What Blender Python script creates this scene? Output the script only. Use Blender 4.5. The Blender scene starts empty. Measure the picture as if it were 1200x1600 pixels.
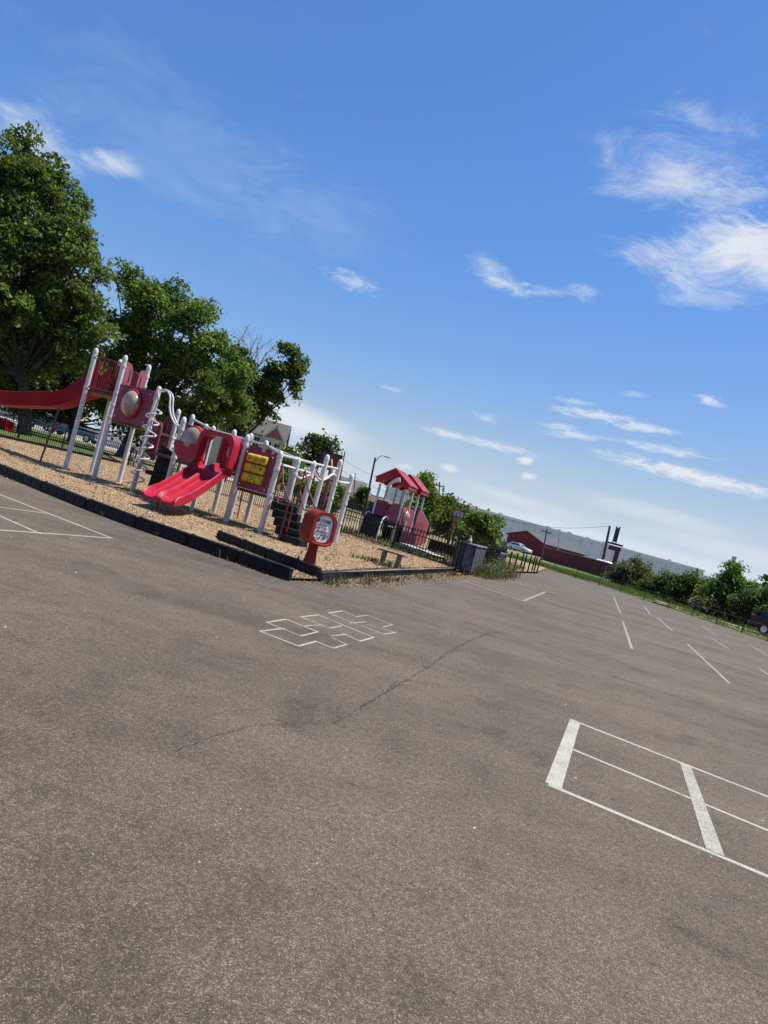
import bpy, bmesh, math, random
import numpy as np
from mathutils import Vector, Matrix
R = math.radians
random.seed(7); rng = np.random.default_rng(11)
sc = bpy.context.scene
COL = sc.collection

# ---------------------------------------------------------------- camera
FPX = 1110.0; ROLL = R(14.9); PITCH = -0.00657; EYE = 1.5
cam = bpy.data.cameras.new('camera'); cam_o = bpy.data.objects.new('camera', cam); COL.objects.link(cam_o)
cam.sensor_fit = 'VERTICAL'; cam.sensor_height = 36; cam.lens = FPX / 1600 * 36
cam.clip_start = .05; cam.clip_end = 6000
cam_o.matrix_world = Matrix.Translation((0, 0, EYE)) @ Matrix.Rotation(R(90) + PITCH, 4, 'X') @ Matrix.Rotation(ROLL, 4, 'Z')
sc.camera = cam_o

def view_ray(x, y):
    a, b = x - 600, y - 800
    c, s = math.cos(ROLL), math.sin(ROLL)
    p, q = a * c + b * s, -a * s + b * c
    return Vector((p, FPX * math.cos(PITCH) + q * math.sin(PITCH), -q * math.cos(PITCH) + FPX * math.sin(PITCH)))
def at(x, y, Y):                    # surveyed point at forward distance Y
    r = view_ray(x, y); return r * (Y / r.y) + Vector((0, 0, EYE))
def gp(x, y, z=0.0):                # surveyed point on a level plane
    r = view_ray(x, y); return r * ((z - EYE) / r.z) + Vector((0, 0, EYE))

# ---------------------------------------------------------------- sun, sky, exposure
SUN_EL, SUN_AZ = R(63), math.atan2(.95, .30)
sd = Vector((math.sin(SUN_AZ) * math.cos(SUN_EL), math.cos(SUN_AZ) * math.cos(SUN_EL), math.sin(SUN_EL)))
sl = bpy.data.lights.new('sun', 'SUN'); sl.energy = 5.0; sl.angle = R(.53); sl.color = (1, .95, .87)
so = bpy.data.objects.new('sun', sl); COL.objects.link(so); so.rotation_euler = (-sd).to_track_quat('-Z', 'Y').to_euler(); so.location = (20, 10, 40)
sc.view_settings.view_transform = 'Standard'; sc.view_settings.look = 'None'; sc.view_settings.gamma = 1
sc.view_settings.exposure = 0.48; sc.view_settings.use_curve_mapping = False

W = bpy.data.worlds.new('World'); sc.world = W; W.use_nodes = True
nt = W.node_tree; nt.nodes.clear(); L = nt.links
def N(t, **kw):
    n = nt.nodes.new(t)
    for k, v in kw.items(): setattr(n, k, v)
    return n
def M(op, a, b=None, c=None, clamp=False):
    n = N('ShaderNodeMath', operation=op); n.use_clamp = clamp
    for i, v in enumerate((a, b, c)):
        if v is None: continue
        if isinstance(v, (int, float)): n.inputs[i].default_value = v
        else: L.new(v, n.inputs[i])
    return n.outputs[0]
def VD(vec, d):
    n = N('ShaderNodeVectorMath', operation='DOT_PRODUCT'); L.new(vec, n.inputs[0]); n.inputs[1].default_value = d; return n.outputs['Value']
sky = N('ShaderNodeTexSky'); sky.sky_type = 'NISHITA'; sky.sun_disc = False
sky.sun_elevation = SUN_EL; sky.sun_rotation = SUN_AZ; sky.altitude = 1600; sky.air_density = 1.0; sky.dust_density = .6; sky.ozone_density = 1.3
geo = N('ShaderNodeTexCoord'); D = geo.outputs['Generated']
def noise(scale_vec, scale, detail, rough, dist=0):
    mp = N('ShaderNodeMapping'); mp.inputs['Scale'].default_value = scale_vec; L.new(D, mp.inputs['Vector'])
    n = N('ShaderNodeTexNoise'); n.inputs['Scale'].default_value = scale; n.inputs['Detail'].default_value = detail
    n.inputs['Roughness'].default_value = rough; n.inputs['Distortion'].default_value = dist
    L.new(mp.outputs[0], n.inputs['Vector']); return n.outputs['Fac']
wisp = noise((1, 1, 2.6), 9, 10, .70, .55)        # streaky ice cloud
puff = noise((1, 1, 1.9), 30, 8, .62, .3)
fine = noise((1, 1, 3.2), 38, 9, .72, .7)      # torn edges of the small low clouds
big = noise((1, 1, 4.0), 2.6, 5, .55, .3)
elev = VD(D, (0, 0, 1))
def patch(x, y, sx, sy, tilt, strength, tex, lo, hi):
    """an ice-cloud patch of the sky: centre direction, extents in radians, tilt of its long axis from level"""
    c = view_ray(x, y).normalized()
    a = Vector((c.y, -c.x, 0)).normalized(); b = c.cross(a) * -1
    t = R(tilt); a2 = a * math.cos(t) + b * math.sin(t); b2 = b * math.cos(t) - a * math.sin(t)
    p = M('MULTIPLY', VD(D, a2), 1 / sx); q = M('MULTIPLY', VD(D, b2), 1 / sy)
    p = M('SUBTRACT', p, c.dot(a2) / sx); q = M('SUBTRACT', q, c.dot(b2) / sy)
    r2 = M('ADD', M('MULTIPLY', p, p), M('MULTIPLY', q, q))
    fall = M('SUBTRACT', 1, M('SQRT', r2), clamp=True)
    front = M('GREATER_THAN', VD(D, c), 0)
    m = M('MULTIPLY', fall, front)
    # the noise erodes the patch from its rim
    k = M('ADD', M('MULTIPLY', M('SUBTRACT', tex, .5), 2.3), m)
    mr = N('ShaderNodeMapRange'); mr.interpolation_type = 'SMOOTHSTEP'; L.new(k, mr.inputs['Value'])
    mr.inputs['From Min'].default_value = lo - .32; mr.inputs['From Max'].default_value = hi + .12
    e = M('MULTIPLY', M('MULTIPLY', m, 2.2, clamp=True), mr.outputs[0])
    return M('MULTIPLY', e, strength)
patches = [
    (1075, 270, .19, .12, -28, .62, wisp, .66, 1.25), (1120, 300, .13, .06, -5, .45, fine, .66, 1.2), (1105, 393, .175, .068, 6, .9, wisp, .56, 1.08), (1150, 375, .12, .05, 3, .95, wisp, .55, 1.1), (1190, 382, .07, .040, 0, .8, fine, .50, 1.0),
    (1110, 468, .10, .024, 5, .40, wisp, .6, 1.0),
    (765, 420, .060, .030, -24, .55, wisp, .62, 1.12), (790, 445, .075, .020, -8, .55, fine, .62, 1.05), (912, 457, .040, .018, 0, .5, fine, .62, 1.05), (850, 455, .045, .014, 0, .35, fine, .6, 1.0),
    (553, 440, .068, .021, -3, .6, fine, .60, 1.05), (175, 257, .050, .024, 10, .65, wisp, .58, 1.05), (55, 215, .10, .04, -14, .6, wisp, .60, 1.1),
    (300, 240, .30, .13, -14, .10, wisp, .58, 1.0), (480, 330, .22, .10, -14, .08, wisp, .58, 1.0),
    (1075, 742, .18, .015, -2, .95, fine, .42, .86), (930, 648, .085, .011, 4, .8, fine, .52, .95), (1005, 668, .08, .010, 3, .75, fine, .52, .95),
    (1040, 703, .095, .010, 3, .75, fine, .52, .95), (905, 680, .08, .010, 6, .7, fine, .52, .95), (1110, 625, .034, .011, -5, .75, fine, .50, .95), (760, 652, .04, .013, 8, .4, fine, .55, 1.0),
    (715, 682, .085, .009, 0, .7, fine, .48, .92), (790, 700, .075, .009, 1, .6, fine, .52, .95), (900, 628, .045, .008, 2, .5, fine, .55, 1.0), (610, 607, .03, .007, 4, .5, fine, .55, 1.0), (990, 616, .03, .007, 4, .4, fine, .55, 1.0), (870, 665, .05, .008, 4, .5, fine, .58, 1.0),
    (822, 720, .018, .009, 6, .95, fine, .42, .85), (827, 744, .018, .008, 6, .95, fine, .42, .85), (703, 731, .023, .009, 6, .85, fine, .42, .85), (630, 729, .018, .007, 8, .5, fine, .45, .85),
    (500, 668, .18, .040, -6, .8, big, .45, .85), (430, 640, .10, .025, -3, .6, big, .45, .85),
    (900, 832, .34, .020, 0, .55, big, .42, .85), (790, 775, .20, .018, -4, .45, big, .42, .85), (1010, 800, .2, .018, 0, .4, big, .42, .85), (1150, 862, .2, .018, 0, .35, big, .42, .85)]
acc = None
for p in patches:
    m = patch(*p); acc = m if acc is None else M('ADD', M('MULTIPLY', acc, M('SUBTRACT', 1, m)), m)
# a thin high veil all round the sky, the same everywhere
veil = N('ShaderNodeMapRange'); L.new(wisp, veil.inputs['Value']); veil.inputs['From Min'].default_value = .62; veil.inputs['From Max'].default_value = 1.0; veil.inputs['To Max'].default_value = .18
acc = M('ADD', acc, veil.outputs[0], clamp=True)
hs = N('ShaderNodeHueSaturation'); L.new(sky.outputs[0], hs.inputs['Color']); hs.inputs['Saturation'].default_value = 1.26; hs.inputs['Hue'].default_value = .5055; hs.inputs['Value'].default_value = 1.0
bw = N('ShaderNodeRGBToBW'); L.new(hs.outputs[0], bw.inputs[0])
gain = M('DIVIDE', 1.27, M('ADD', 1, M('MULTIPLY', bw.outputs[0], .26)))
sm = N('ShaderNodeVectorMath', operation='SCALE'); hz = N('ShaderNodeMapRange'); hz.interpolation_type = 'SMOOTHSTEP'; L.new(bw.outputs[0], hz.inputs['Value']); hz.inputs['From Min'].default_value = 1.6; hz.inputs['From Max'].default_value = 6.5; hz.inputs['To Max'].default_value = .85
pale = N('ShaderNodeVectorMath', operation='SCALE'); pale.inputs[0].default_value = (.93, 1.09, 1.29); L.new(bw.outputs[0], pale.inputs['Scale'])
wb = N('ShaderNodeMix', data_type='RGBA'); L.new(hz.outputs[0], wb.inputs['Factor']); L.new(hs.outputs[0], wb.inputs[6]); L.new(pale.outputs[0], wb.inputs[7])
L.new(wb.outputs[2], sm.inputs[0]); L.new(gain, sm.inputs['Scale'])
mx = N('ShaderNodeMix', data_type='RGBA'); L.new(acc, mx.inputs['Factor']); L.new(sm.outputs[0], mx.inputs[6]); mx.inputs[7].default_value = (3.9, 4.1, 4.35, 1)
bg = N('ShaderNodeBackground'); L.new(mx.outputs[2], bg.inputs['Color']); bg.inputs['Strength'].default_value = .145
wo = N('ShaderNodeOutputWorld'); L.new(bg.outputs[0], wo.inputs['Surface'])
try: W.cycles.sampling_method = 'MANUAL'; W.cycles.sample_map_resolution = 1024
except Exception: pass

# ---------------------------------------------------------------- materials
MATS = {}
def mat(name, col, rough=.6, metal=0., var=.12, vscale=6., bump=0., bscale=40., col2=None, alpha=1., trans=0., spec=.5, stretch=(1, 1, 1)):
    if name in MATS: return MATS[name]
    m = bpy.data.materials.new(name); m.use_nodes = True; t = m.node_tree; ns = t.nodes; p = ns['Principled BSDF']
    p.inputs['Roughness'].default_value = rough; p.inputs['Metallic'].default_value = metal; p.inputs['Specular IOR Level'].default_value = spec
    tc = ns.new('ShaderNodeTexCoord'); mp = ns.new('ShaderNodeMapping'); mp.inputs['Scale'].default_value = stretch
    t.links.new(tc.outputs['Object'], mp.inputs['Vector'])
    n = ns.new('ShaderNodeTexNoise'); n.inputs['Scale'].default_value = vscale; n.inputs['Detail'].default_value = 5; t.links.new(mp.outputs[0], n.inputs['Vector'])
    r = ns.new('ShaderNodeValToRGB'); c2 = col2 or tuple(c * (1 - 2 * var) for c in col); c1 = tuple(min(1, c * (1 + var)) for c in col)
    r.color_ramp.elements[0].position = .33; r.color_ramp.elements[1].position = .67
    r.color_ramp.elements[0].color = (*c2, 1); r.color_ramp.elements[1].color = (*c1, 1)
    t.links.new(n.outputs['Fac'], r.inputs['Fac']); t.links.new(r.outputs['Color'], p.inputs['Base Color'])
    if bump:
        b = ns.new('ShaderNodeBump'); b.inputs['Strength'].default_value = bump; b.inputs['Distance'].default_value = .02
        n2 = ns.new('ShaderNodeTexNoise'); n2.inputs['Scale'].default_value = bscale; n2.inputs['Detail'].default_value = 4; t.links.new(mp.outputs[0], n2.inputs['Vector'])
        t.links.new(n2.outputs['Fac'], b.inputs['Height']); t.links.new(b.outputs['Normal'], p.inputs['Normal'])
    if alpha < 1: p.inputs['Alpha'].default_value = alpha
    if trans: p.inputs['Transmission Weight'].default_value = trans
    MATS[name] = m; return m

def nodes_of(m): return m.node_tree, m.node_tree.nodes, m.node_tree.nodes['Principled BSDF']
def ramp(t, fac, stops):
    r = t.nodes.new('ShaderNodeValToRGB'); cr = r.color_ramp
    while len(cr.elements) < len(stops): cr.elements.new(.5)
    for e, (p, c) in zip(cr.elements, stops): e.position = p; e.color = (*c, 1)
    t.links.new(fac, r.inputs['Fac']); return r.outputs['Color']
def tex(t, kind, vec, scale, **kw):
    n = t.nodes.new(kind); n.inputs['Scale'].default_value = scale
    for k, v in kw.items(): n.inputs[k].default_value = v
    t.links.new(vec, n.inputs['Vector']); return n
def mixc(t, a, b, fac, mode='MIX'):
    n = t.nodes.new('ShaderNodeMix'); n.data_type = 'RGBA'; n.blend_type = mode
    for i, v in ((6, a), (7, b)):
        if isinstance(v, tuple): n.inputs[i].default_value = (*v, 1)
        else: t.links.new(v, n.inputs[i])
    if isinstance(fac, (int, float)): n.inputs['Factor'].default_value = fac
    else: t.links.new(fac, n.inputs['Factor'])
    return n.outputs[2]

def asphalt_colour(t):
    """the colour of weathered asphalt: stones in dark binder, blotches at several sizes"""
    g = t.nodes.new('ShaderNodeNewGeometry'); P = g.outputs['Position']
    v1 = tex(t, 'ShaderNodeTexVoronoi', P, 245); v2 = tex(t, 'ShaderNodeTexVoronoi', P, 160)
    s1 = t.nodes.new('ShaderNodeSeparateColor'); t.links.new(v1.outputs['Color'], s1.inputs[0])
    s2 = t.nodes.new('ShaderNodeSeparateColor'); t.links.new(v2.outputs['Color'], s2.inputs[0])
    c = ramp(t, s1.outputs[0], [(0, (.042, .035, .029)), (.35, (.068, .057, .047)), (.65, (.092, .077, .063)), (.88, (.125, .104, .085)), (.96, (.165, .138, .112)), (1, (.29, .245, .20))])
    stone = ramp(t, s2.outputs[0], [(0, (0, 0, 0)), (.94, (0, 0, 0)), (.97, (1, 1, 1)), (1, (1, 1, 1))])
    c = mixc(t, c, (.17, .142, .114), stone)
    n1 = tex(t, 'ShaderNodeTexNoise', P, .42, Detail=5, Roughness=.6); n2 = tex(t, 'ShaderNodeTexNoise', P, 3.2, Detail=5, Roughness=.65); n3 = tex(t, 'ShaderNodeTexNoise', P, 30, Detail=4)
    c = mixc(t, c, ramp(t, n1.outputs['Fac'], [(.30, (.74, .73, .72)), (.52, (1, 1, 1)), (.72, (1.14, 1.13, 1.11))]), 1, 'MULTIPLY')
    c = mixc(t, c, ramp(t, n2.outputs['Fac'], [(.32, (.82, .81, .80)), (.5, (1, 1, 1)), (.70, (1.09, 1.08, 1.07))]), 1, 'MULTIPLY')
    c = mixc(t, c, ramp(t, n3.outputs['Fac'], [(.3, (.78, .78, .78)), (.7, (1.2, 1.2, 1.2))]), 1, 'MULTIPLY')
    mp = t.nodes.new('ShaderNodeMapping'); mp.inputs['Rotation'].default_value = (0, 0, R(32)); mp.inputs['Scale'].default_value = (.16, .9, 1); t.links.new(P, mp.inputs['Vector'])
    n4 = tex(t, 'ShaderNodeTexNoise', mp.outputs[0], 1.0, Detail=5, Roughness=.62); n5 = tex(t, 'ShaderNodeTexNoise', P, 1.15, Detail=6, Roughness=.7, Distortion=.4)
    c = mixc(t, c, ramp(t, n4.outputs['Fac'], [(.34, (.80, .79, .78)), (.50, (1, 1, 1)), (.68, (1.12, 1.11, 1.10))]), 1, 'MULTIPLY')
    c = mixc(t, c, ramp(t, n5.outputs['Fac'], [(.30, (.66, .65, .64)), (.42, (1, 1, 1)), (.75, (1.06, 1.06, 1.05))]), 1, 'MULTIPLY')
    c = mixc(t, c, (1.21, 1.17, 1.035), 1, 'MULTIPLY')
    return c, v1, n3, P
def make_asphalt():
    m = bpy.data.materials.new('asphalt'); m.use_nodes = True; t, ns, p = nodes_of(m)
    c, v1, n3, P = asphalt_colour(t)
    t.links.new(c, p.inputs['Base Color']); p.inputs['Roughness'].default_value = .88; p.inputs['Specular IOR Level'].default_value = .35
    b = ns.new('ShaderNodeBump'); b.inputs['Strength'].default_value = .55; b.inputs['Distance'].default_value = .006; b.invert = True
    t.links.new(v1.outputs['Distance'], b.inputs['Height']); t.links.new(b.outputs['Normal'], p.inputs['Normal'])
    return m
def make_paint(name, wear, col=(.56, .535, .47)):
    m = bpy.data.materials.new(name); m.use_nodes = True; t, ns, p = nodes_of(m)
    c, v1, n3, P = asphalt_colour(t)
    w = tex(t, 'ShaderNodeTexNoise', P, 110, Detail=5, Roughness=.7); w2 = tex(t, 'ShaderNodeTexNoise', P, 3.1, Detail=5, Roughness=.6); vc = tex(t, 'ShaderNodeTexVoronoi', P, 150)
    sv = t.nodes.new('ShaderNodeSeparateColor'); t.links.new(vc.outputs['Color'], sv.inputs[0])
    def ma(op, x, y):
        n = t.nodes.new('ShaderNodeMath'); n.operation = op
        for k, v in enumerate((x, y)):
            if isinstance(v, float): n.inputs[k].default_value = v
            else: t.links.new(v, n.inputs[k])
        return n.outputs[0]
    a2 = ma('ADD', ma('MULTIPLY', w.outputs['Fac'], .50), ma('ADD', ma('MULTIPLY', w2.outputs['Fac'], .30), ma('MULTIPLY', sv.outputs[0], .20)))
    f = ramp(t, a2, [(0, (0, 0, 0)), (wear - .06, (0, 0, 0)), (wear + .03, (1, 1, 1)), (1, (1, 1, 1))])
    pc = mixc(t, col, tuple(x * .8 for x in col), n3.outputs['Fac'])
    t.links.new(mixc(t, c, pc, f), p.inputs['Base Color']); p.inputs['Roughness'].default_value = .8
    return m
def make_ground(name, cols, s=.6, s2=30, bump=.5):
    m = bpy.data.materials.new(name); m.use_nodes = True; t, ns, p = nodes_of(m)
    g = ns.new('ShaderNodeNewGeometry'); P = g.outputs['Position']
    n1 = tex(t, 'ShaderNodeTexNoise', P, s, Detail=6, Roughness=.62); n2 = tex(t, 'ShaderNodeTexNoise', P, s2, Detail=4, Roughness=.7)
    c = ramp(t, n1.outputs['Fac'], [(.28 + .44 * i / (len(cols) - 1), q) for i, q in enumerate(cols)])
    c = mixc(t, c, ramp(t, n2.outputs['Fac'], [(.3, (.55, .55, .55)), (.7, (1.35, 1.35, 1.35))]), 1, 'MULTIPLY')
    t.links.new(c, p.inputs['Base Color']); p.inputs['Roughness'].default_value = .95; p.inputs['Specular IOR Level'].default_value = .1
    b = ns.new('ShaderNodeBump'); b.inputs['Strength'].default_value = bump; b.inputs['Distance'].default_value = .03
    t.links.new(n2.outputs['Fac'], b.inputs['Height']); t.links.new(b.outputs['Normal'], p.inputs['Normal'])
    return m
def make_leaf(name, dark, light, vscale=.55, trans=.48):
    m = bpy.data.materials.new(name); m.use_nodes = True; t, ns, p = nodes_of(m)
    at_ = ns.new('ShaderNodeAttribute'); at_.attribute_name = 'tint'
    c = ramp(t, at_.outputs['Fac'], [(0, dark), (1, light)])
    t.links.new(c, p.inputs['Base Color']); p.inputs['Roughness'].default_value = .55; p.inputs['Specular IOR Level'].default_value = .35
    tr = ns.new('ShaderNodeBsdfTranslucent'); t.links.new(mixc(t, c, (1.25, 1.3, .6), 1, 'MULTIPLY'), tr.inputs['Color'])
    ms = ns.new('ShaderNodeMixShader'); ms.inputs[0].default_value = trans
    t.links.new(p.outputs[0], ms.inputs[1]); t.links.new(tr.outputs[0], ms.inputs[2]); t.links.new(ms.outputs[0], ns['Material Output'].inputs['Surface'])
    return m
def make_tinted(name, stops, rough=.9):
    m = bpy.data.materials.new(name); m.use_nodes = True; t, ns, p = nodes_of(m)
    a = ns.new('ShaderNodeAttribute'); a.attribute_name = 'tint'
    t.links.new(ramp(t, a.outputs['Fac'], stops), p.inputs['Base Color']); p.inputs['Roughness'].default_value = rough; p.inputs['Specular IOR Level'].default_value = .2
    return m

ASPHALT = make_asphalt(); PAINT = make_paint('white_paint', .43, (.41, .39, .33)); PAINT_WORN = make_paint('worn_paint', .455, (.37, .35, .295)); PAINT_OLD = make_paint('old_paint', .44, (.29, .275, .235))
MULCH = make_ground('wood_chip_bed', [(.22, .15, .08), (.34, .235, .135), (.42, .30, .18)], .7, 55, .9)
GRASS = make_ground('grass', [(.06, .09, .02), (.09, .13, .03), (.16, .15, .06)], .8, 22)
DRY = make_ground('dry_ground', [(.24, .20, .11), (.30, .22, .125), (.13, .14, .05)], .45, 18)
FAR = make_ground('far_ground', [(.10, .12, .04), (.17, .16, .08), (.24, .20, .13)], .05, 3)
CONC = mat('concrete', (.40, .38, .34), .9, var=.1, vscale=1.2)
CHIPS = make_tinted('wood_chips', [(0, (.15, .10, .055)), (.3, (.36, .255, .145)), (.7, (.52, .385, .24)), (.93, (.64, .52, .36)), (1, (.76, .66, .50))])
WEED = make_leaf('weeds', (.06, .06, .02), (.17, .15, .06), trans=.2)
STRAW = make_tinted('dry_litter', [(0, (.16, .08, .03)), (.5, (.33, .22, .10)), (1, (.50, .40, .22))])
WHITE = mat('white_powder_coat', (.60, .58, .55), .45, var=.05, vscale=2, spec=.3)
PLUM = mat('plum_plastic', (.20, .036, .058), .5, var=.1, col2=(.245, .072, .092), vscale=2.6, bump=.06, bscale=60, spec=.12)
PINKP = mat('sunlit_faded_plum', (.22, .058, .084), .5, var=.1, col2=(.28, .10, .125), vscale=2.6, spec=.12)  # pinker than PLUM: sunlit look put into the colour, plus faded blotches
RED = mat('red_plastic', (.33, .008, .022), .36, var=.06, col2=(.385, .022, .042), vscale=2.2, spec=.2)
RED2 = mat('red_wave_plastic', (.24, .003, .014), .5, var=.08, vscale=1.2, spec=.06)
REDD = mat('dark_red_metal', (.16, .018, .018), .45, var=.15)
REDM = mat('red_painted_pipe', (.17, .025, .02), .5, var=.2, vscale=8)
YEL = mat('yellow_plastic', (.66, .47, .02), .45, var=.14, vscale=9)
BLK = mat('black_plastic', (.007, .007, .008), .6, var=.3, vscale=9, bump=.1, spec=.25)
BLKM = mat('black_metal', (.009, .009, .010), .5, var=.2, spec=.3)
DOME = mat('smoky_dome', (.42, .36, .28), .12, var=.15, vscale=3, alpha=.72, spec=.4)
DECKM = mat('brown_deck', (.07, .03, .025), .6, var=.2)
SIGNR = mat('orange_red_plastic', (.24, .024, .017), .55, var=.1, vscale=3, bump=.05, spec=.15)
SIGNW = mat('sign_white', (.78, .75, .72), .35, var=.03)
INK = mat('dark_ink', (.05, .025, .04), .6); INKR = mat('maroon_ink', (.19, .06, .085), .6); INKB = mat('blue_ink', (.04, .04, .22), .6); INKG = mat('green_ink', (.03, .14, .10), .6); INKO = mat('olive_ink', (.32, .30, .18), .6)
WOOD = mat('weathered_wood', (.22, .155, .095), .85, var=.25, vscale=5, bump=.3, stretch=(1, 6, 6))
BARK = mat('bark', (.045, .036, .028), .95, var=.3, vscale=3, bump=.6, bscale=14, stretch=(1, 1, .3))
DEADW = mat('dead_wood', (.20, .165, .14), .9, var=.2)
GLASS = mat('window_glass', (.03, .045, .07), .08, var=.1, spec=.8)
TYRE = mat('tyre', (.018, .018, .018), .85)
CHROME = mat('alloy', (.62, .62, .63), .25, .8, var=.05)
GALV = mat('galvanised', (.36, .37, .38), .5, .5, var=.12)
RUST = mat('rusty_pole', (.27, .10, .05), .8, var=.3, vscale=5)
BORD = mat('border_plastic', (.008, .008, .010), .5, spec=.3, var=.35, vscale=6, bump=.12, bscale=25)
BORD2 = mat('border_plastic_sheen', (.018, .021, .028), .45, spec=.4, var=.35, vscale=6, bump=.12, bscale=25)  # paler bluish copy of BORD: blue sheen of the lit side painted in

# ---------------------------------------------------------------- mesh helpers
class MB:
    def __init__(s): s.v = []; s.f = []; s.smooth = False
    def add(s, vs, fs):
        o = len(s.v); s.v += [tuple(v) for v in vs]; s.f += [tuple(i + o for i in f) for f in fs]; return s
    def box(s, c, d, rz=0., rx=0., ry=0., bev=0.):
        m = Matrix.Translation(c) @ Matrix.Rotation(rz, 4, 'Z') @ Matrix.Rotation(ry, 4, 'Y') @ Matrix.Rotation(rx, 4, 'X')
        x, y, z = (q / 2 for q in d)
        if not bev:
            vs = [m @ Vector((i * x, j * y, k * z)) for k in (-1, 1) for j in (-1, 1) for i in (-1, 1)]
            return s.add(vs, [(0, 2, 3, 1), (4, 5, 7, 6), (0, 1, 5, 4), (2, 6, 7, 3), (0, 4, 6, 2), (1, 3, 7, 5)])
        b = min(bev, x * .9, y * .9, z * .9); bm = bmesh.new(); bmesh.ops.create_cube(bm, size=1)
        for v in bm.verts: v.co = Vector((v.co.x * 2 * x, v.co.y * 2 * y, v.co.z * 2 * z))
        bmesh.ops.bevel(bm, geom=bm.edges[:], offset=b, segments=1, affect='EDGES')
        bm.verts.index_update(); vs = [m @ v.co for v in bm.verts]; fs = [[v.index for v in f.verts] for f in bm.faces]; bm.free()
        return s.add(vs, fs)
    def tube(s, path, r, n=8, caps=True, r2=None):
        path = [Vector(p) for p in path]; K = len(path); rings = []
        ref = None
        for i, p in enumerate(path):
            t = (path[min(i + 1, K - 1)] - path[max(i - 1, 0)]).normalized()
            if ref is None: ref = Vector((0, 0, 1)) if abs(t.z) < .9 else Vector((1, 0, 0))
            a = t.cross(ref);
            if a.length < 1e-5: a = t.cross(Vector((0, 1, 0)))
            a.normalize(); b = a.cross(t).normalized(); ref = b
            rr = (r if r2 is None else r + (r2 - r) * i / (K - 1)) if not isinstance(r, (list, tuple)) else r[i]
            rings.append([p + (a * math.cos(2 * math.pi * j / n) + b * math.sin(2 * math.pi * j / n)) * rr for j in range(n)])
        vs = [v for g in rings for v in g]
        fs = [(i * n + j, i * n + (j + 1) % n, (i + 1) * n + (j + 1) % n, (i + 1) * n + j) for i in range(K - 1) for j in range(n)]
        if caps: fs += [tuple(range(n)), tuple((K - 1) * n + j for j in reversed(range(n)))]
        s.smooth = True
        return s.add(vs, fs)
    def lathe(s, prof, c=(0, 0, 0), n=14, axis='Z'):
        rot = {'Z': Matrix.Identity(3), 'X': Matrix.Rotation(R(90), 3, 'Y'), 'Y': Matrix.Rotation(R(90), 3, 'X')}[axis]
        c = Vector(c); vs = [c + rot @ Vector((r * math.cos(2 * math.pi * j / n), r * math.sin(2 * math.pi * j / n), z)) for r, z in prof for j in range(n)]
        K = len(prof); fs = [(i * n + j, i * n + (j + 1) % n, (i + 1) * n + (j + 1) % n, (i + 1) * n + j) for i in range(K - 1) for j in range(n)]
        fs += [tuple(range(n)), tuple((K - 1) * n + j for j in reversed(range(n)))]; s.smooth = True
        return s.add(vs, fs)
    def prism(s, poly, d0, d1, fn=None):
        """closed outline (a,b) extruded between depths d0 and d1; fn(a, b, d) gives the point (default x=a, z=b, y=d)"""
        fn = fn or (lambda a, b, d: (a, d, b)); n = len(poly)
        vs = [fn(a, b, d0) for a, b in poly] + [fn(a, b, d1) for a, b in poly]
        fs = [tuple(range(n)), tuple(reversed(range(n, 2 * n)))] + [(i, n + i, n + (i + 1) % n, (i + 1) % n) for i in range(n)]
        return s.add(vs, fs)
    def sheet(s, pts, z): return s.add([(p[0], p[1], z) for p in pts], [tuple(range(len(pts)))])
    def strip(s, path, w, z, jit=0.):
        path = [Vector((p[0], p[1])) for p in path]; vs = []; K = len(path)
        for i, p in enumerate(path):
            t = (path[min(i + 1, K - 1)] - path[max(i - 1, 0)]).normalized(); nn = Vector((-t.y, t.x)) * (w / 2 * (1 + random.uniform(-jit, jit)))
            vs += [(p.x + nn.x, p.y + nn.y, z), (p.x - nn.x, p.y - nn.y, z)]
        return s.add(vs, [(2 * i, 2 * i + 1, 2 * i + 3, 2 * i + 2) for i in range(K - 1)])
    def build(s, name, m, parent=None, loc=None):
        me = bpy.data.meshes.new(name); me.from_pydata(s.v, [], s.f); me.update()
        bm = bmesh.new(); bm.from_mesh(me); bmesh.ops.recalc_face_normals(bm, faces=bm.faces[:]); bm.to_mesh(me); bm.free()
        me.materials.append(m)
        if s.smooth:
            for p in me.polygons: p.use_smooth = len(p.vertices) <= 4
            me.set_sharp_from_angle(angle=R(40))
        return link(name, me, parent, loc)
def link(name, me, parent=None, loc=None):
    o = bpy.data.objects.new(name, me); COL.objects.link(o)
    if parent: o.parent = parent
    if loc is not None: o.location = loc
    return o
def tag(o, label, cat, group=None):
    o['label'] = label; o['category'] = cat
    if group: o['group'] = group
    return o
def thing(name, label, cat, loc=(0, 0, 0), rz=0., group=None):
    o = bpy.data.objects.new(name, None); COL.objects.link(o); o.location = loc; o.rotation_euler = (0, 0, rz); o.empty_display_size = .2
    return tag(o, label, cat, group)
def struct(o): o['kind'] = 'structure'; return o
def stuff(o): o['kind'] = 'stuff'; return o
def copy_tree(o, parent=None):
    c = o.copy(); COL.objects.link(c); c.parent = parent
    for ch in o.children: copy_tree(ch, c)
    return c
def pydata_quads(name, V, F, m, tint=None, parent=None):
    """many small faces at once: V (n,3), F (k,4 or 3)"""
    me = bpy.data.meshes.new(name); k = F.shape[1]
    me.vertices.add(len(V)); me.vertices.foreach_set('co', V.astype(np.float32).ravel())
    me.loops.add(F.size); me.loops.foreach_set('vertex_index', F.astype(np.int32).ravel())
    me.polygons.add(len(F)); me.polygons.foreach_set('loop_start', np.arange(0, F.size, k, dtype=np.int32))
    if tint is not None:
        a = me.attributes.new('tint', 'FLOAT', 'FACE'); a.data.foreach_set('value', tint.astype(np.float32))
    me.update(calc_edges=True); me.materials.append(m)
    return link(name, me, parent)
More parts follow.
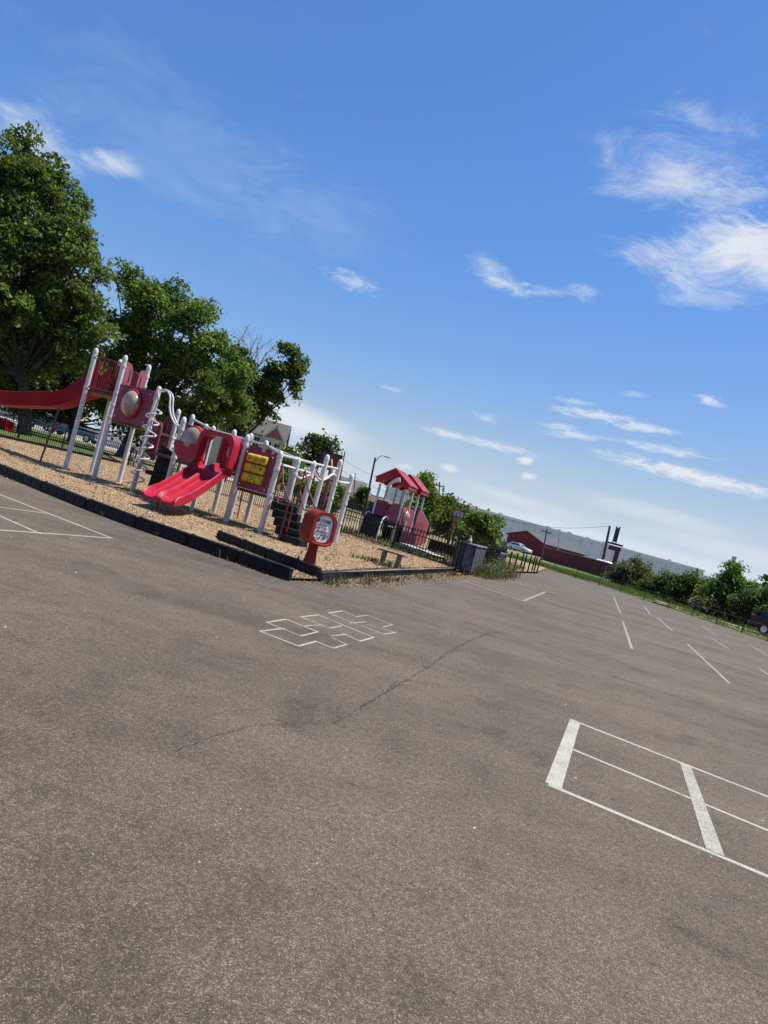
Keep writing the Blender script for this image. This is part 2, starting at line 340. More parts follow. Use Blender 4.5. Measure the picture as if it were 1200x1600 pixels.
def leaf_quads(C, size, up=.35, aspect=.6):
    """quads with random facing at points C; a diamond-shaped leaf spray each"""
    n = len(C); nrm = rng.normal(size=(n, 3)); nrm[:, 2] += up * np.sign(rng.random(n) - .15); nrm /= np.linalg.norm(nrm, axis=1)[:, None]
    a = np.cross(nrm, rng.normal(size=(n, 3))); a /= np.linalg.norm(a, axis=1)[:, None]; b = np.cross(nrm, a)
    sz = (size * rng.uniform(.55, 1.3, n))[:, None]
    V = np.stack([C - a * sz * .5, C - b * sz * aspect * .5 + a * sz * .08, C + a * sz * .5 - nrm * sz * .12, C + b * sz * aspect * .5 + a * sz * .08], 1).reshape(-1, 3)
    return V, np.arange(4 * n).reshape(n, 4)

# ---------------------------------------------------------------- ground
far = struct(MB().sheet([(-1500, -200), (1500, -200), (1500, 3000), (-1500, 3000)], -.012).build('ground', FAR))
ASP = [(-60, -15), (23, -15), (19.9, 30), (19.0, 38), (18.3, 45), (17.4, 53), (14.4, 58.5), (13.3, 57), (5.0, 30), (-25, 32), (-60, 50)]
asphalt = struct(MB().sheet(ASP, 0).build('asphalt', ASPHALT))
U2 = Vector((.8428, -.5382)); W2 = Vector((.387, .922))
MU = [(-.74, 12.15), (2.75, 23.4), (-13.6, 37.3), (-20.0, 23.55), (-8.5, 16.03), (-3.0, 12.42), (-2.9, 13.75), (-.9, 12.25)]
MU = [(-.74, 12.0), (2.75, 23.4), (-13.6, 37.3), (-20.0, 23.55), (-8.5, 16.05), (-4.2, 12.78), (-3.55, 12.42), (-3.1, 13.95)]
TROUGH = [(-3.1, 13.9), (-3.3, 12.3), (-3.09, 12.2), (-1.14, 11.18), (-.8, 11.9)]
struct(MB().add([(-3.1, 13.95, .165), (-3.55, 12.42, .165), (-3.2, 12.24, .05), (-2.85, 13.7, .05)], [(0, 1, 2, 3)]).sheet([(-2.85, 13.7), (-3.2, 12.24), (-1.14, 11.16), (-.78, 11.92)], .05).build('mulch_trough', MULCH))
mulch = struct(MB().sheet(MU, .165).build('mulch_bed', MULCH))
struct(MB().sheet([(2.80, 23.45), (5.8, 32.0), (9.9, 43), (14, 58), (-12, 75), (-30, 70), (-13.6, 37.5)], .10).build('dry_ground', DRY))
struct(MB().sheet([(-13.7, 37.4), (-30.2, 70), (-48, 78), (-90, 84), (-90, 30), (-20.1, 23.6)], .06).build('lawn', GRASS))
struct(MB().sheet([(-90, 84.3), (-48, 78.3), (-30.3, 70.3), (-12, 75.4), (-12, 92), (-45, 110), (-120, 110)], .05).build('road', CONC))
struct(MB().add([(19.95, 30, 0), (19.05, 38, 0), (18.35, 45, 0), (17.45, 53, 0), (14.45, 58.6, 0), (10, 66, 0), (24, 15, 0),
                 (20.1, 30, .09), (19.2, 38, .09), (18.5, 45, .09), (17.6, 53, .09), (14.6, 58.8, .09), (10.1, 66.2, .09), (24.2, 15, .09)],
                [(6, 0, 7, 13), (0, 1, 8, 7), (1, 2, 9, 8), (2, 3, 10, 9), (3, 4, 11, 10), (4, 5, 12, 11)])
       .sheet([(24.2, 15), (20.1, 30), (19.2, 38), (18.5, 45), (17.6, 53), (14.6, 58.8), (10.1, 66.2), (20, 92), (60, 92), (60, 15)], .09).build('grass_verge', GRASS))
struct(MB().sheet([(19.9, 33), (19.05, 40), (18.3, 46), (19.2, 47), (20.0, 41), (21.0, 33)], .097).build('bare_dirt', DRY))
struct(MB().sheet([(21.6, 38), (20.0, 47.5), (19.4, 52), (20.0, 52.5), (20.8, 48), (22.5, 38)], .101).build('gravel_path', mat('pale_gravel', (.42, .39, .32), .95, var=.15, vscale=8)))

# painted markings on the asphalt
def paint(poly, m=PAINT, z=.005): return MB().sheet(poly, .0012 + (z - .0045) * .3).build('painted_line', m, asphalt)
def line(p, q, w, m=PAINT, z=.005, q0=0, q1=0):
    p, q = Vector(p), Vector(q); t = (q - p).normalized(); n = Vector((-t.y, t.x)) * w / 2; p = p - t * q0; q = q + t * q1
    return paint([p + n, q + n, q - n, p - n], m, z)
A, B_, C_ = Vector((2.24, 6.76)), Vector((1.90, 5.77)), Vector((1.52, 4.71)); e1 = (Vector((3.68, 5.87)) - A).normalized()
e3 = (Vector((2.70, 4.12)) - C_).normalized(); e2 = (Vector((3.18, 4.97)) - B_).normalized()
line(A, A + e1 * 6.5, .05); line(B_ + e2 * .05, B_ + e2 * 6.5, .045, z=.0075); line(C_, C_ + e3 * 6.5, .05)
paint([(2.23, 6.79), (2.315, 6.735), (1.60, 4.67), (1.505, 4.735)], PAINT, .0105)
paint([(3.07, 6.21), (3.15, 6.16), (2.50, 4.235), (2.41, 4.295)], PAINT_WORN, .0105)
paint([(3.98, 5.66), (4.07, 5.60), (3.40, 3.73), (3.31, 3.79)], PAINT_WORN, .0105)
# triangle courts by the left border
t1 = Vector((-3.84, 10.65))
line(Vector((-7.4, 12.85)), t1, .05); line((-5.27, 11.46), (-6.0, 10.15), .045, z=.0075)
line(t1, (-4.9, 7.85), .05, z=.0105); line((-4.28, 9.32), (-5.6, 10.2), .045, z=.0075)
# hopscotch
hop = [((-.88, 7.01), (-.70, 7.45)), ((-.88, 7.01), (-.46, 6.81)), ((-.46, 6.81), (-.33, 7.23)), ((-.90, 7.51), (-.75, 7.97)), ((-.90, 7.51), (-.50, 7.29)), ((-.50, 7.29), (-.36, 7.74)), ((-.75, 7.97), (-.36, 7.74)),
       ((-.63, 8.34), (-.46, 8.79)), ((-.46, 8.79), (.26, 8.28)), ((-.63, 8.34), (-.26, 8.12)), ((-.26, 8.12), (-.14, 8.48)), ((-.52, 7.88), (-.36, 8.20)), ((.26, 8.28), (.11, 7.84)), ((.11, 7.84), (-.10, 8.02)), ((-.06, 8.01), (-.20, 7.72)), ((-.33, 7.23), (-.14, 7.13)),
       ((-.14, 7.13), (-.02, 7.48)), ((-.02, 7.48), (-.19, 7.62)), ((-.35, 9.14), (-.20, 9.58)), ((-.20, 9.58), (0.0, 9.42)), ((-.35, 9.14), (.04, 8.86)), ((0.0, 9.42), (.15, 9.80)), ((.15, 9.80), (.50, 9.55)), ((.50, 9.55), (.37, 9.17)), ((.15, 9.02), (.54, 9.02)), ((.54, 9.02), (.38, 8.66)), ((.38, 8.66), (.10, 8.86)), ((-.06, 8.80), (.13, 9.20))]
for i, (p, q) in enumerate(hop): line(p, q, .028, PAINT if i in (0, 1, 2, 3, 7, 8, 12, 6, 5, 18) else PAINT_WORN, .0045 + .0011 * (i % 5), .01, .01)
# hatched bay by the kerb and the faded stall lines of the lot
h0, h1, h2, h3 = Vector((2.62, 21.4)), Vector((4.32, 19.45)), Vector((6.53, 26.3)), Vector((4.97, 27.5))
line(h0, h1, .09, PAINT_OLD); line(h1, h2, .08, PAINT_OLD, .0075)
for k in range(1, 7): line(h0 + (h3 - h0) * k / 6, h1 + (h2 - h1) * k / 6, .08, PAINT_OLD if k < 6 else PAINT_WORN, .0105)
for p, q, m in [((13.43, 39.13), (9.3, 26.0), PAINT_WORN), ((7.92, 21.72), (5.62, 14.52), PAINT_WORN), ((14.17, 36.45), (12.1, 30.29), PAINT_WORN), ((11.99, 29.23), (10.21, 23.42), PAINT_WORN),
                ((9.07, 19.70), (6.98, 13.13), PAINT_WORN), ((12.32, 25.11), (11.44, 22.04), PAINT_WORN), ((10.15, 17.87), (8.2, 11.8), PAINT_WORN), ((6.87, 18.11), (9.9, 15.9), PAINT_OLD), ((9.9, 28.4), (12.3, 26.9), PAINT_OLD),
                ((15.4, 32.5), (13.9, 28.0), PAINT_OLD), ((15.0, 27.5), (13.6, 23.6), PAINT_OLD), ((13.2, 21.5), (12.1, 18.2), PAINT_OLD), ((11.5, 35.8), (13.1, 34.9), PAINT_OLD)]:
    line(p, q, .062 if m is PAINT_WORN else .055, PAINT_OLD)
# cracks and seams
CRK = mat('crack_tar', (.036, .031, .026), .9, var=.3, vscale=30); SEAM = mat('asphalt_seam', (.058, .050, .043), .9, var=.3, vscale=8)
def wander(pts, step, amp):
    out = []
    for (a, b) in zip(pts[:-1], pts[1:]):
        a, b = Vector(a), Vector(b); n = max(1, int((b - a).length / step)); t = (b - a).normalized(); nn = Vector((-t.y, t.x))
        out += [a + (b - a) * k / n + nn * random.uniform(-amp, amp) for k in range(n)]
    return out + [Vector(pts[-1])]
crk = [(-.73, 3.65), (-.62, 4.0), (-.42, 4.37), (-.17, 4.61), (.03, 4.79), (.19, 5.27), (.39, 5.92), (.64, 6.7), (.83, 7.31), (1.18, 8.56), (1.57, 9.78), (2.13, 11.35)]
def crack(pts, w, amp, m=CRK, z=.0035, jit=.7, step=.07): return MB().strip(wander(pts, step, amp), w, z * .25, jit).build('crack', m, asphalt)
crack(crk[4:9], .012, .013, jit=.9, step=.035); crack(crk[8:], .019, .016, jit=.95, step=.05); crack(crk[5:8], .003, .03, jit=.9); crack(crk[:5], .006, .01, jit=.95, step=.05); crack([(.39, 5.92), (.30, 6.2), (.36, 6.5)], .004, .03); crack([(1.18, 8.56), (1.30, 8.8), (1.36, 9.3)], .006, .03); crack([(.45, 6.1), (.52, 6.45), (.62, 6.62)], .008, .03); crack([(.03, 4.79), (.35, 4.72), (.7, 4.9)], .004, .02); crack([(1.57, 9.78), (1.35, 9.9), (1.45, 10.5)], .012, .03); crack([(.83, 7.31), (.80, 7.9), (.95, 8.3)], .006, .03)
crack([(-.2, 13.2), (.63, 12.9), (1.36, 12.6), (1.95, 11.75), (2.46, 11.2), (2.94, 10.75), (3.94, 10.1), (5.04, 9.55), (6.6, 8.7), (9, 7.3)], .03, .012, CRK, .0035, .6, .25)
crack([(1.59, 14.6), (2.43, 14.1), (3.42, 14.2), (4.65, 15.0), (6.25, 16.0), (8.06, 16.4), (9.3, 15.96)], .02, .03, SEAM, .0035, .7, .3)
crack([(2.9, 17.6), (5.2, 15.9), (8, 14.2), (12, 11.7)], .03, .02, SEAM, .003, .7, .3); crack([(4.2, 12.3), (4.65, 11.9)], .05, .03); crack([(9.6, 22.9), (10.3, 22.3)], .07, .05); crack([(7.5, 24.6), (10, 23), (14, 20.4)], .04, .04, SEAM, .003, .7, .4)
crack([(8.5, 33), (12, 30.4), (17.5, 26.6)], .05, .05, SEAM, .003, .7, .4); crack([(-6.5, 6.2), (-4.2, 6.6), (-2.2, 6.0), (-1.3, 5.4)], .006, .04, SEAM, .003)
# loose stones on the asphalt, too small and many to count
n = 5200; rr = rng.random(n) ** .6 * 22 + 1.9; th = rng.uniform(-.62, .62, n); PX, PY = rr * np.sin(th), rr * np.cos(th)
ok = np.ones(n, bool); nrm_u = np.array([U2.y, -U2.x]); ok &= ~((PX * .549 + PY * .836) > (-1.14 * .549 + 11.06 * .836 - .05)) | (PX > PY * .307 - 4.6)
C = np.stack([PX, PY, np.full(n, .003)], 1)[ok]; n = len(C); sz = rng.uniform(.0022, .006, n) * (1 + rng.random(n) ** 6 * 1.2)
T = np.array([[1, 0, -.3], [-.5, .87, -.3], [-.5, -.87, -.3], [.1, .1, .9]]); ang = rng.uniform(0, 6.28, n); ca, sa = np.cos(ang), np.sin(ang)
V = np.einsum('nij,kj->nki', np.stack([np.stack([ca, -sa, 0 * ca], 1), np.stack([sa, ca, 0 * ca], 1), np.stack([0 * ca, 0 * ca, 0 * ca + 1], 1)], 1), T) * sz[:, None, None] + C[:, None, :]
F = (np.arange(n)[:, None, None] * 4 + np.array([[0, 1, 3], [1, 2, 3], [2, 0, 3]])[None]).reshape(-1, 3)
stuff(pydata_quads('loose_stones', V.reshape(-1, 3), F, make_tinted('stones', [(0, (.10, .085, .07)), (.6, (.22, .185, .15)), (1, (.46, .40, .34))]), np.repeat(rng.random(n), 3)))['label'] = 'loose grit scattered over the asphalt'

# wood chips lying on the bed
def in_poly(P, poly):
    x, y = P[:, 0], P[:, 1]; r = np.zeros(len(P), bool); k = len(poly)
    for i in range(k):
        (x0, y0), (x1, y1) = poly[i], poly[(i + 1) % k]; c = ((y0 > y) != (y1 > y)); r ^= c & (x < (x1 - x0) * (y - y0) / ((y1 - y0) + 1e-12) + x0)
    return r
def chips(name, poly, n, z, smin, smax, m, bounds, label, zj=.02):
    P = np.stack([rng.uniform(bounds[0], bounds[1], n), rng.uniform(bounds[2], bounds[3], n)], 1); P = P[in_poly(P, poly)]; n = len(P)
    C = np.column_stack([P, z + rng.uniform(0, zj, n)]); V, Fq = leaf_quads(C, 1, 1.6, .42); V = (V.reshape(n, 4, 3) - C[:, None]) * rng.uniform(smin, smax, n)[:, None, None] + C[:, None]
    o = stuff(pydata_quads(name, V.reshape(-1, 3), Fq, m, rng.beta(3.2, 3.0, n))); o['label'] = label; return o
MUi = [(-.75, 12.15), (2.55, 23.2), (-13.6, 37.0), (-19.6, 23.6), (-8.45, 16.2), (-4.2, 12.95), (-3.5, 12.55), (-3.05, 14.0)]
chips('low_wood_chips', TROUGH, 60000, .053, .015, .05, CHIPS, (-3.3, -.7, 11.2, 14), 'wood chips in the low gap between the two front border rows')
chips('wood_chips', MUi, 380000, .168, .014, .05, CHIPS, (-20, 3, 11.3, 37), 'tan wood chips spread over the play bed inside the black border')

# ---------------------------------------------------------------- border pieces round the play bed
def border(p, q, label, m=BORD, h=.20, t=.10, holes=False, z=0.):
    p, q = Vector(p), Vector(q); d = q - p; Ln = d.length; a = math.atan2(d.y, d.x)
    o = thing('border_timber', label, 'border', (p.x, p.y, z), a, 'black plastic border pieces round the play bed')
    b = MB(); b.box((Ln / 2, 0, h * .42), (Ln - .03, t, h * .84), bev=.012); b.box((Ln / 2, 0, h * .90), (Ln - .012, t + .016, h * .2), bev=.015); b.build('body', m, o)
    k = 5
    for i in range(k):
        s = MB(); s.box((Ln * (i + .5) / k, -(t / 2 + .004), h * .48), (Ln / k * (.42 if holes else .72), .012, h * (.30 if holes else .5)), bev=.004)
        s.build('recess_panel', BLK, o)
    e = MB(); e.lathe([(.0, 0), (.03, 0), (.03, .012), (.0, .02)], (.06, 0, h)); e.build('stake_cap', BLKM, o)
    o.rotation_euler = (random.uniform(-.03, .03), random.uniform(-.008, .008), a)
    return o
F0 = [(-10.3, 17.15), (-8.54, 15.97), (-6.95, 14.72), (-5.5, 13.58), (-4.22, 12.72), (-3.09, 12.13), (-2.1, 11.62), (-1.14, 11.10)]
ordn = ['first', 'second', 'third', 'fourth', 'fifth', 'sixth', 'seventh', 'eighth', 'ninth', 'tenth', 'eleventh']
for i in range(len(F0) - 1):
    if i == 0: lb = 'black plastic border piece cut by the left picture edge'
    elif i == 6: lb = 'end piece of the front black border, jutting onto the asphalt'
    else: lb = 'black plastic front border piece, %s from the left edge below the slides' % ordn[i]
    border(F0[i], F0[i + 1], lb, BORD, .212)
F1 = [(-3.0, 13.80), (-2.42, 13.35), (-1.83, 12.85), (-1.28, 12.38), (-.79, 11.98)]
for i in range(4): border(F1[i], F1[i + 1], 'short inner black border piece behind the front row, %s from the red sign side' % ordn[3 - i], BORD, .195, z=.045)
F2 = [(-.79, 11.98), (-.57, 12.78), (-.25, 13.95), (.14, 15.3), (.52, 16.6), (.98, 18.05), (1.45, 19.55), (1.98, 21.2), (2.5, 22.9), (3.05, 24.6), (3.71, 26.6)]
for i in range(10): border(F2[i], F2[i + 1], 'black side border piece with painted blue sheen and square holes, %s from the red sign corner' % ordn[i], BORD2, .175, holes=True)
F3 = [Vector((-19.9, 23.6)) + Vector((.41, .912)) * (i * 2.4) for i in range(7)]
for i in range(2, 6): border(F3[i + 1], F3[i], 'black border along the far left fence, %s towards the back' % ordn[i - 2], BORD, .30, .12)

# ---------------------------------------------------------------- the play structure
PS = thing('play_structure', 'large climbing frame with white posts, plum panels and red slides on wood chips', 'climbing frame', (-2.673, 16.567, .165), math.atan2(U2.y, U2.x))
SK = -.437
def S(a, b, z=0.): return Vector((a + SK * b, b, z))
def WP(k, z=0.): return Vector((-.17 * k, .985 * k, z))
def post(p, H, collars=(), r=.066, name='post', m=WHITE):
    o = MB(); o.tube([(p.x, p.y, -.25), (p.x, p.y, H - .05)], r, 12); o = o.build(name, m, PS)
    MB().lathe([(0, H + .055), (r * .55, H + .04), (r * .95, H), (r * 1.08, H - .06), (r * 1.08, H - .10), (r * .99, H - .10)][::-1], (p.x, p.y, 0), 12).build('cap', m, o)
    for z in collars: MB().lathe([(r, z - .035), (r * 1.22, z - .03), (r * 1.22, z + .03), (r, z + .035)], (p.x, p.y, 0), 12).build('collar', m, o)
    return o
post(S(-7.95, 0), 3.63, (2.48, 3.42)); post(S(-6.53, 0), 3.56, (1.80, 2.15, 2.5, 3.3)); post(S(-4.78, 0), 2.88, (1.78, 2.15, 2.6)); post(S(-3.52, 0), 2.22, (1.18, 1.93))
post(S(-1.16, 0), 2.14, (.95, 1.25, 1.62, 1.92)); post(S(0, 0), 1.93, (.90, 1.55))
post(S(-7.95, 1.25), 3.63, (2.4,)); post(S(-6.53, 1.25), 3.62, (2.4, 3.0, 3.3)); post(S(-4.78, 1.3), 2.50, (1.7,)); post(S(-4.15, 1.3), 2.44); post(S(-3.52, 1.3), 2.26); post(S(-3.22, 1.3), 2.25)
post(S(-2.4, 1.3), 2.28); post(S(-1.77, 1.3), 2.28); post(S(-1.17, 1.3), 2.18); post(S(-2.43, .05), 2.0, r=.05); post(S(-.05, 1.3), 1.95)
post(WP(.84), 1.93, (1.55,)); post(WP(1.64), 1.97, (1.6,)); post(WP(2.24), 2.24); post(WP(3.04), 2.24, (1.20, 1.58)); post(WP(3.95), 1.96, (.57, 1.14, 1.5), r=.07)
def part(name, m, fn):
    b = MB(); fn(b); return b.build(name, m, PS)
def bar(name, path, r, m, n=8): b = MB(); b.tube(path, r, n); return b.build(name, m, PS)
def arc(pts, k=6):                       # Catmull-Rom through points
    P = [Vector(p) for p in pts]; P = [P[0] * 2 - P[1]] + P + [P[-1] * 2 - P[-2]]; out = []
    for i in range(1, len(P) - 2):
        for j in range(k):
            t = j / k; a, b, c, d = P[i - 1], P[i], P[i + 1], P[i + 2]
            out.append(.5 * ((2 * b) + (c - a) * t + (2 * a - 5 * b + 4 * c - d) * t * t + (3 * b - a - 3 * c + d) * t ** 3))
    return out + [P[-2]]
# overhead rails
bar('top_rail', [S(-4.15, 1.3, 2.36), S(-3.2, 1.3, 2.18), S(-1.17, 1.3, 2.10), S(-.05, 1.3, 1.96)], .03, WHITE); bar('top_rail', [S(-1.16, 1.3, 2.12), WP(.05, 1.90), WP(1.64, 1.95), WP(3.04, 2.02)], .03, WHITE)
bar('guard_rail', [WP(.1, 1.68), WP(1.64, 1.69)], .03, WHITE)
wav = [(1.72, 1.80), (1.85, 1.70), (2.15, 1.60), (2.45, 1.66), (2.78, 1.83), (3.0, 1.80), (3.2, 1.70), (3.5, 1.70), (3.9, 1.74)]
bar('wave_rail', arc([WP(k, z) for k, z in wav]), .034, WHITE); bar('wave_rail', arc([WP(k, z - .02) + Vector((-.75, .1, 0)) for k, z in wav]), .030, REDM)
bar('wave_rail', arc([WP(.88, 1.62), WP(1.0, 1.52), WP(1.2, 1.50), WP(1.45, 1.60), WP(1.62, 1.66)]), .03, WHITE)
for k in (2.2, 2.6, 3.0, 3.4): bar('rung', [WP(k, 1.68), WP(k, 1.66) + Vector((-.75, .1, 0))], .02, REDM, 6)
# decks
def deck(name, a0, a1, b0, b1, z, m=DECKM, t=.07): return part(name, m, lambda b: b.prism([(a0, b0), (a1, b0), (a1, b1), (a0, b1)], z - t, z, lambda a, q, d: S(a, q, d)))
deck('deck', -7.9, -6.55, .04, 1.25, 2.45); deck('deck', -6.5, -4.8, .04, 1.25, 1.76); deck('deck', -4.75, -3.55, .04, 1.25, 1.18); deck('deck', -3.5, -2.45, .04, 1.25, 1.14); deck('deck', -2.4, -1.18, .04, 1.25, 1.20); deck('deck', -1.13, -.05, .04, 1.25, .90); deck('deck', 0.08, .55, .15, 1.0, .86, BLK, .10)
# slatted guard of the tall deck
g = part('guard_frame', REDD, lambda b: (b.tube([S(-7.86, 0, 3.45), S(-6.62, 0, 3.36)], .022, 6), b.tube([S(-7.86, 0, 2.52), S(-6.62, 0, 2.50)], .03, 6)))
for i in range(11):
    a = -7.78 + i * .112; b = MB(); b.tube([S(a, 0, 2.52), S(a, 0, 3.44 - .008 * i)], .013, 6); b.build('slat', REDD, g)
part('slide_entry_panel', RED, lambda b: b.prism([(-7.95, 2.5), (-7.30, 2.5), (-6.75, 2.9), (-6.70, 3.25), (-7.0, 3.38), (-7.6, 3.46), (-7.95, 3.46)], 1.12, 1.16, lambda a, z, d: S(a, d, z)))
part('slide_entry_panel', RED, lambda b: b.prism([(-7.1, 2.5), (-6.62, 2.5), (-6.62, 3.28), (-7.1, 3.3)], .9, .93, lambda a, z, d: S(a, d, z)))
def bubble_panel(a0, a1, z0, z1, ac, zc, r, d, m, rimw=.06, bulge=.25, tube=0.):
    """plastic wall panel with a round hole, a raised rim and a clear dome"""
    n = 28; th = .025; b = MB(); vs = []; fs = []
    for k in range(n):
        t = 2 * math.pi * k / n; c, s = math.cos(t), math.sin(t)
        q = min((((a1 if c > 0 else a0) - ac) / c) if abs(c) > 1e-6 else 9e9, (((z1 if s > 0 else z0) - zc) / s) if abs(s) > 1e-6 else 9e9)
        for (rr, dd) in ((r, d - th), (q, d - th), (q, d + th), (r, d + th)): vs.append(S(ac + c * rr, dd, zc + s * rr))
    for k in range(n):
        i, j = 4 * k, 4 * ((k + 1) % n); fs += [(i, i + 1, j + 1, j), (i + 1, i + 2, j + 2, j + 1), (i + 2, i + 3, j + 3, j + 2), (i + 3, i, j, j + 3)]
    # square corners
    b.add(vs, fs)
    for ca in (a0, a1):
        for cz in (z0, z1):
            ks = sorted(range(n), key=lambda k: (vs[4 * k + 1] - S(ca, d - th, cz)).length)[:2]
            b.add([S(ca, d - th, cz), vs[4 * ks[0] + 1], vs[4 * ks[1] + 1], S(ca, d + th, cz), vs[4 * ks[0] + 2], vs[4 * ks[1] + 2]], [(0, 1, 2), (3, 4, 5), (0, 1, 4, 3), (0, 2, 5, 3)])
    p = b.build('bubble_panel', m, PS)
    rim = MB(); prof = [(r - .01, 0), (r + rimw, -.015 - tube * .0), (r + rimw, -.05), (r + rimw * .4, -.085 - tube), (r - .01, -.08 - tube)]
    rim.add([S(ac + math.cos(2 * math.pi * k / n) * q, d - th + e, zc + math.sin(2 * math.pi * k / n) * q) for q, e in prof for k in range(n)],
            [(i * n + k, i * n + (k + 1) % n, ((i + 1) % 5) * n + (k + 1) % n, ((i + 1) % 5) * n + k) for i in range(5) for k in range(n)]); rim.smooth = True
    rim.build('rim', RED, p)
    dm = MB(); K = 7; vs = []
    for i in range(K):
        f = math.pi / 2 * i / (K - 1); vs += [S(ac + math.cos(2 * math.pi * k / n) * r * math.cos(f), d - th - .05 - tube - bulge * math.sin(f), zc + math.sin(2 * math.pi * k / n) * r * math.cos(f)) for k in range(n)]
    dm.add(vs, [(i * n + k, i * n + (k + 1) % n, (i + 1) * n + (k + 1) % n, (i + 1) * n + k) for i in range(K - 1) for k in range(n)]); dm.smooth = True
    dm.build('dome', DOME, p); return p
bubble_panel(-6.40, -4.90, 1.76, 2.78, -5.70, 2.30, .36, -.02, PLUM)
bp = bubble_panel(-3.36, -2.35, 1.12, 2.09, -2.88, 1.66, .40, -.02, PLUM, .05, .22, .12)
b = MB(); n = 20
b.add([S(-2.88 + math.cos(math.pi + math.pi * k / n) * .48, dd, 1.64 + math.sin(math.pi + math.pi * k / n) * .47) for dd in (-.04, -.42) for k in range(n + 1)], [(k, k + 1, n + 2 + k, n + 1 + k) for k in range(n)]); b.smooth = True
b.add([S(-2.88 + math.cos(math.pi + math.pi * k / n) * .48, -.42, 1.64 + math.sin(math.pi + math.pi * k / n) * .47) for k in range(n + 1)], [tuple(range(n + 1))]); b.build('tunnel_bowl', RED, bp)
# arched handle panels beside the openings
def arch_panel(p, q, z0, z1, m, slot=True, flip=False):
    """an entry panel between plan points p and q, round-topped on the opening side, with a hand slot"""
    p, q = Vector((p.x, p.y)), Vector((q.x, q.y)); d = q - p; Ln = d.length; t = d.normalized(); nn = Vector((-t.y, t.x)) * .02
    pr = [(0, z0), (Ln, z0), (Ln, z1 - Ln * .7)] + [(Ln * (1 - (1 - math.cos(x)) ), z1 - Ln * .7 + math.sin(x) * Ln * .7) for x in (.35, .7, 1.05, 1.35)] + [(Ln * .0, z1)]
    pr = [(0, z0), (Ln, z0), (Ln, z1 - Ln * .75), (Ln * .95, z1 - Ln * .42), (Ln * .82, z1 - Ln * .18), (Ln * .6, z1 - Ln * .04), (Ln * .4, z1), (0, z1)]
    fn = lambda a, z, e: (p.x + t.x * a + nn.x * e, p.y + t.y * a + nn.y * e, z)
    b = MB(); b.prism(pr, -1, 1, fn); o = b.build('entry_panel', m, PS)
    if slot:
        s = MB(); s.prism([(Ln * .62, z0 + (z1 - z0) * .42), (Ln * .74, z0 + (z1 - z0) * .42), (Ln * .74, z1 - Ln * .55), (Ln * .62, z1 - Ln * .32)], -1.25, 1.25, fn); s.build('hand_slot', BLK, o)
        s = MB(); s.prism([(Ln * .25, z0 + .1), (Ln * .42, z0 + .1), (Ln * .42, z0 + .2), (Ln * .25, z0 + .2)], -1.25, 1.25, fn); s.build('bolt_plate', PINKP, o)
    return o
pa, pb = S(-6.50, .06), S(-6.50, 1.20)
arch_panel(pa, pa + (pb - pa) * .36, 2.5, 3.45, PINKP); arch_panel(pb, pb + (pa - pb) * .36, 2.5, 3.42, PINKP)
for k in range(5): bar('back_slat', [S(-7.2 + .14 * k, 1.27, 2.5), S(-7.2 + .14 * k, 1.27, 3.38)], .013, REDD, 6)
bar('back_slat', [S(-7.9, 1.27, 3.36), S(-6.55, 1.27, 3.36)], .018, REDD, 6)
arch_panel(S(-4.84, 1.3), S(-5.32, 1.3), 1.12, 2.32, PLUM); arch_panel(S(-6.0, 1.3), S(-5.62, 1.3), 1.12, 2.20, PLUM); arch_panel(S(-4.70, .18), S(-4.40, .18), .95, 2.02, PLUM)
part('rear_panel', PLUM, lambda b: b.prism([(-4.1, 1.2), (-3.3, 1.2), (-3.3, 2.0), (-4.1, 2.0)], 1.28, 1.32, lambda a, z, d: S(a, d, z)))
part('rear_panel', PLUM, lambda b: b.prism([(-1.70, 1.3), (-.9, 1.3), (-.9, 2.02), (-1.70, 2.02)], 1.28, 1.32, lambda a, z, d: S(a, d, z)))
part('climbing_wall', BLK, lambda b: b.prism([(-4.70, -.2), (-4.05, -.2), (-4.05, 1.3), (-4.55, 1.45)], .55, .62, lambda a, z, d: S(a, d, z)))
part('transfer_step', BLK, lambda b: b.prism([(-4.72, .55), (-3.9, .55), (-3.9, .66), (-4.72, .66)], .3, 1.1, lambda a, z, d: S(a, d, z)))
def bolts(pts, d=-.05):
    for a, z in pts: MB().lathe([(.022, 0), (.022, .012), (.012, .02)], S(a, d, z), 8, 'Y').build('bolt', WHITE, PS)
bolts([(-6.28, 1.88), (-6.28, 2.66), (-5.02, 1.88), (-5.02, 2.66), (-3.26, 1.2), (-3.26, 2.0), (-1.02, 1.0), (-1.02, 1.78), (-.18, 1.0), (-.18, 1.78)])
for a, z in [(-5.2, 1.3), (-5.2, 1.8), (-4.95, 1.5), (-4.95, 1.3)]: MB().lathe([(.022, 0), (.022, .012), (.012, .02)], S(a, 1.24, z), 8, 'Y').build('bolt', WHITE, PS)
# spiral climber and its loops
sp = S(-4.74, -.10); part('spiral_pole', WHITE, lambda b: b.tube([(sp.x, sp.y, -.2), (sp.x, sp.y, 2.35), (sp.x + .02, sp.y + .04, 2.75)], .03, 8))
hx = [(sp.x + .13 + .19 * math.cos(t), sp.y - .03 + .19 * math.sin(t), .02 + .31 * t / (2 * math.pi)) for t in np.arange(3.6, 2 * math.pi * 7.4, .35)]
part('spiral_climber', WHITE, lambda b: b.tube(hx, .024, 6))
for dy in (0, .16): bar('loop_rail', arc([S(-4.78, dy, 2.82), S(-4.50, dy, 2.86), S(-4.28, dy, 2.72), S(-4.18, dy, 2.42), S(-4.02, dy, 2.20), S(-3.78, dy, 2.02), S(-3.55, dy, 2.0)]), .026, WHITE)
bar('loop_rail', arc([S(-4.72, -.1, 2.8), S(-4.6, -.12, 2.55), S(-4.62, -.12, 2.3), S(-4.66, -.1, 2.1)]), .022, WHITE)
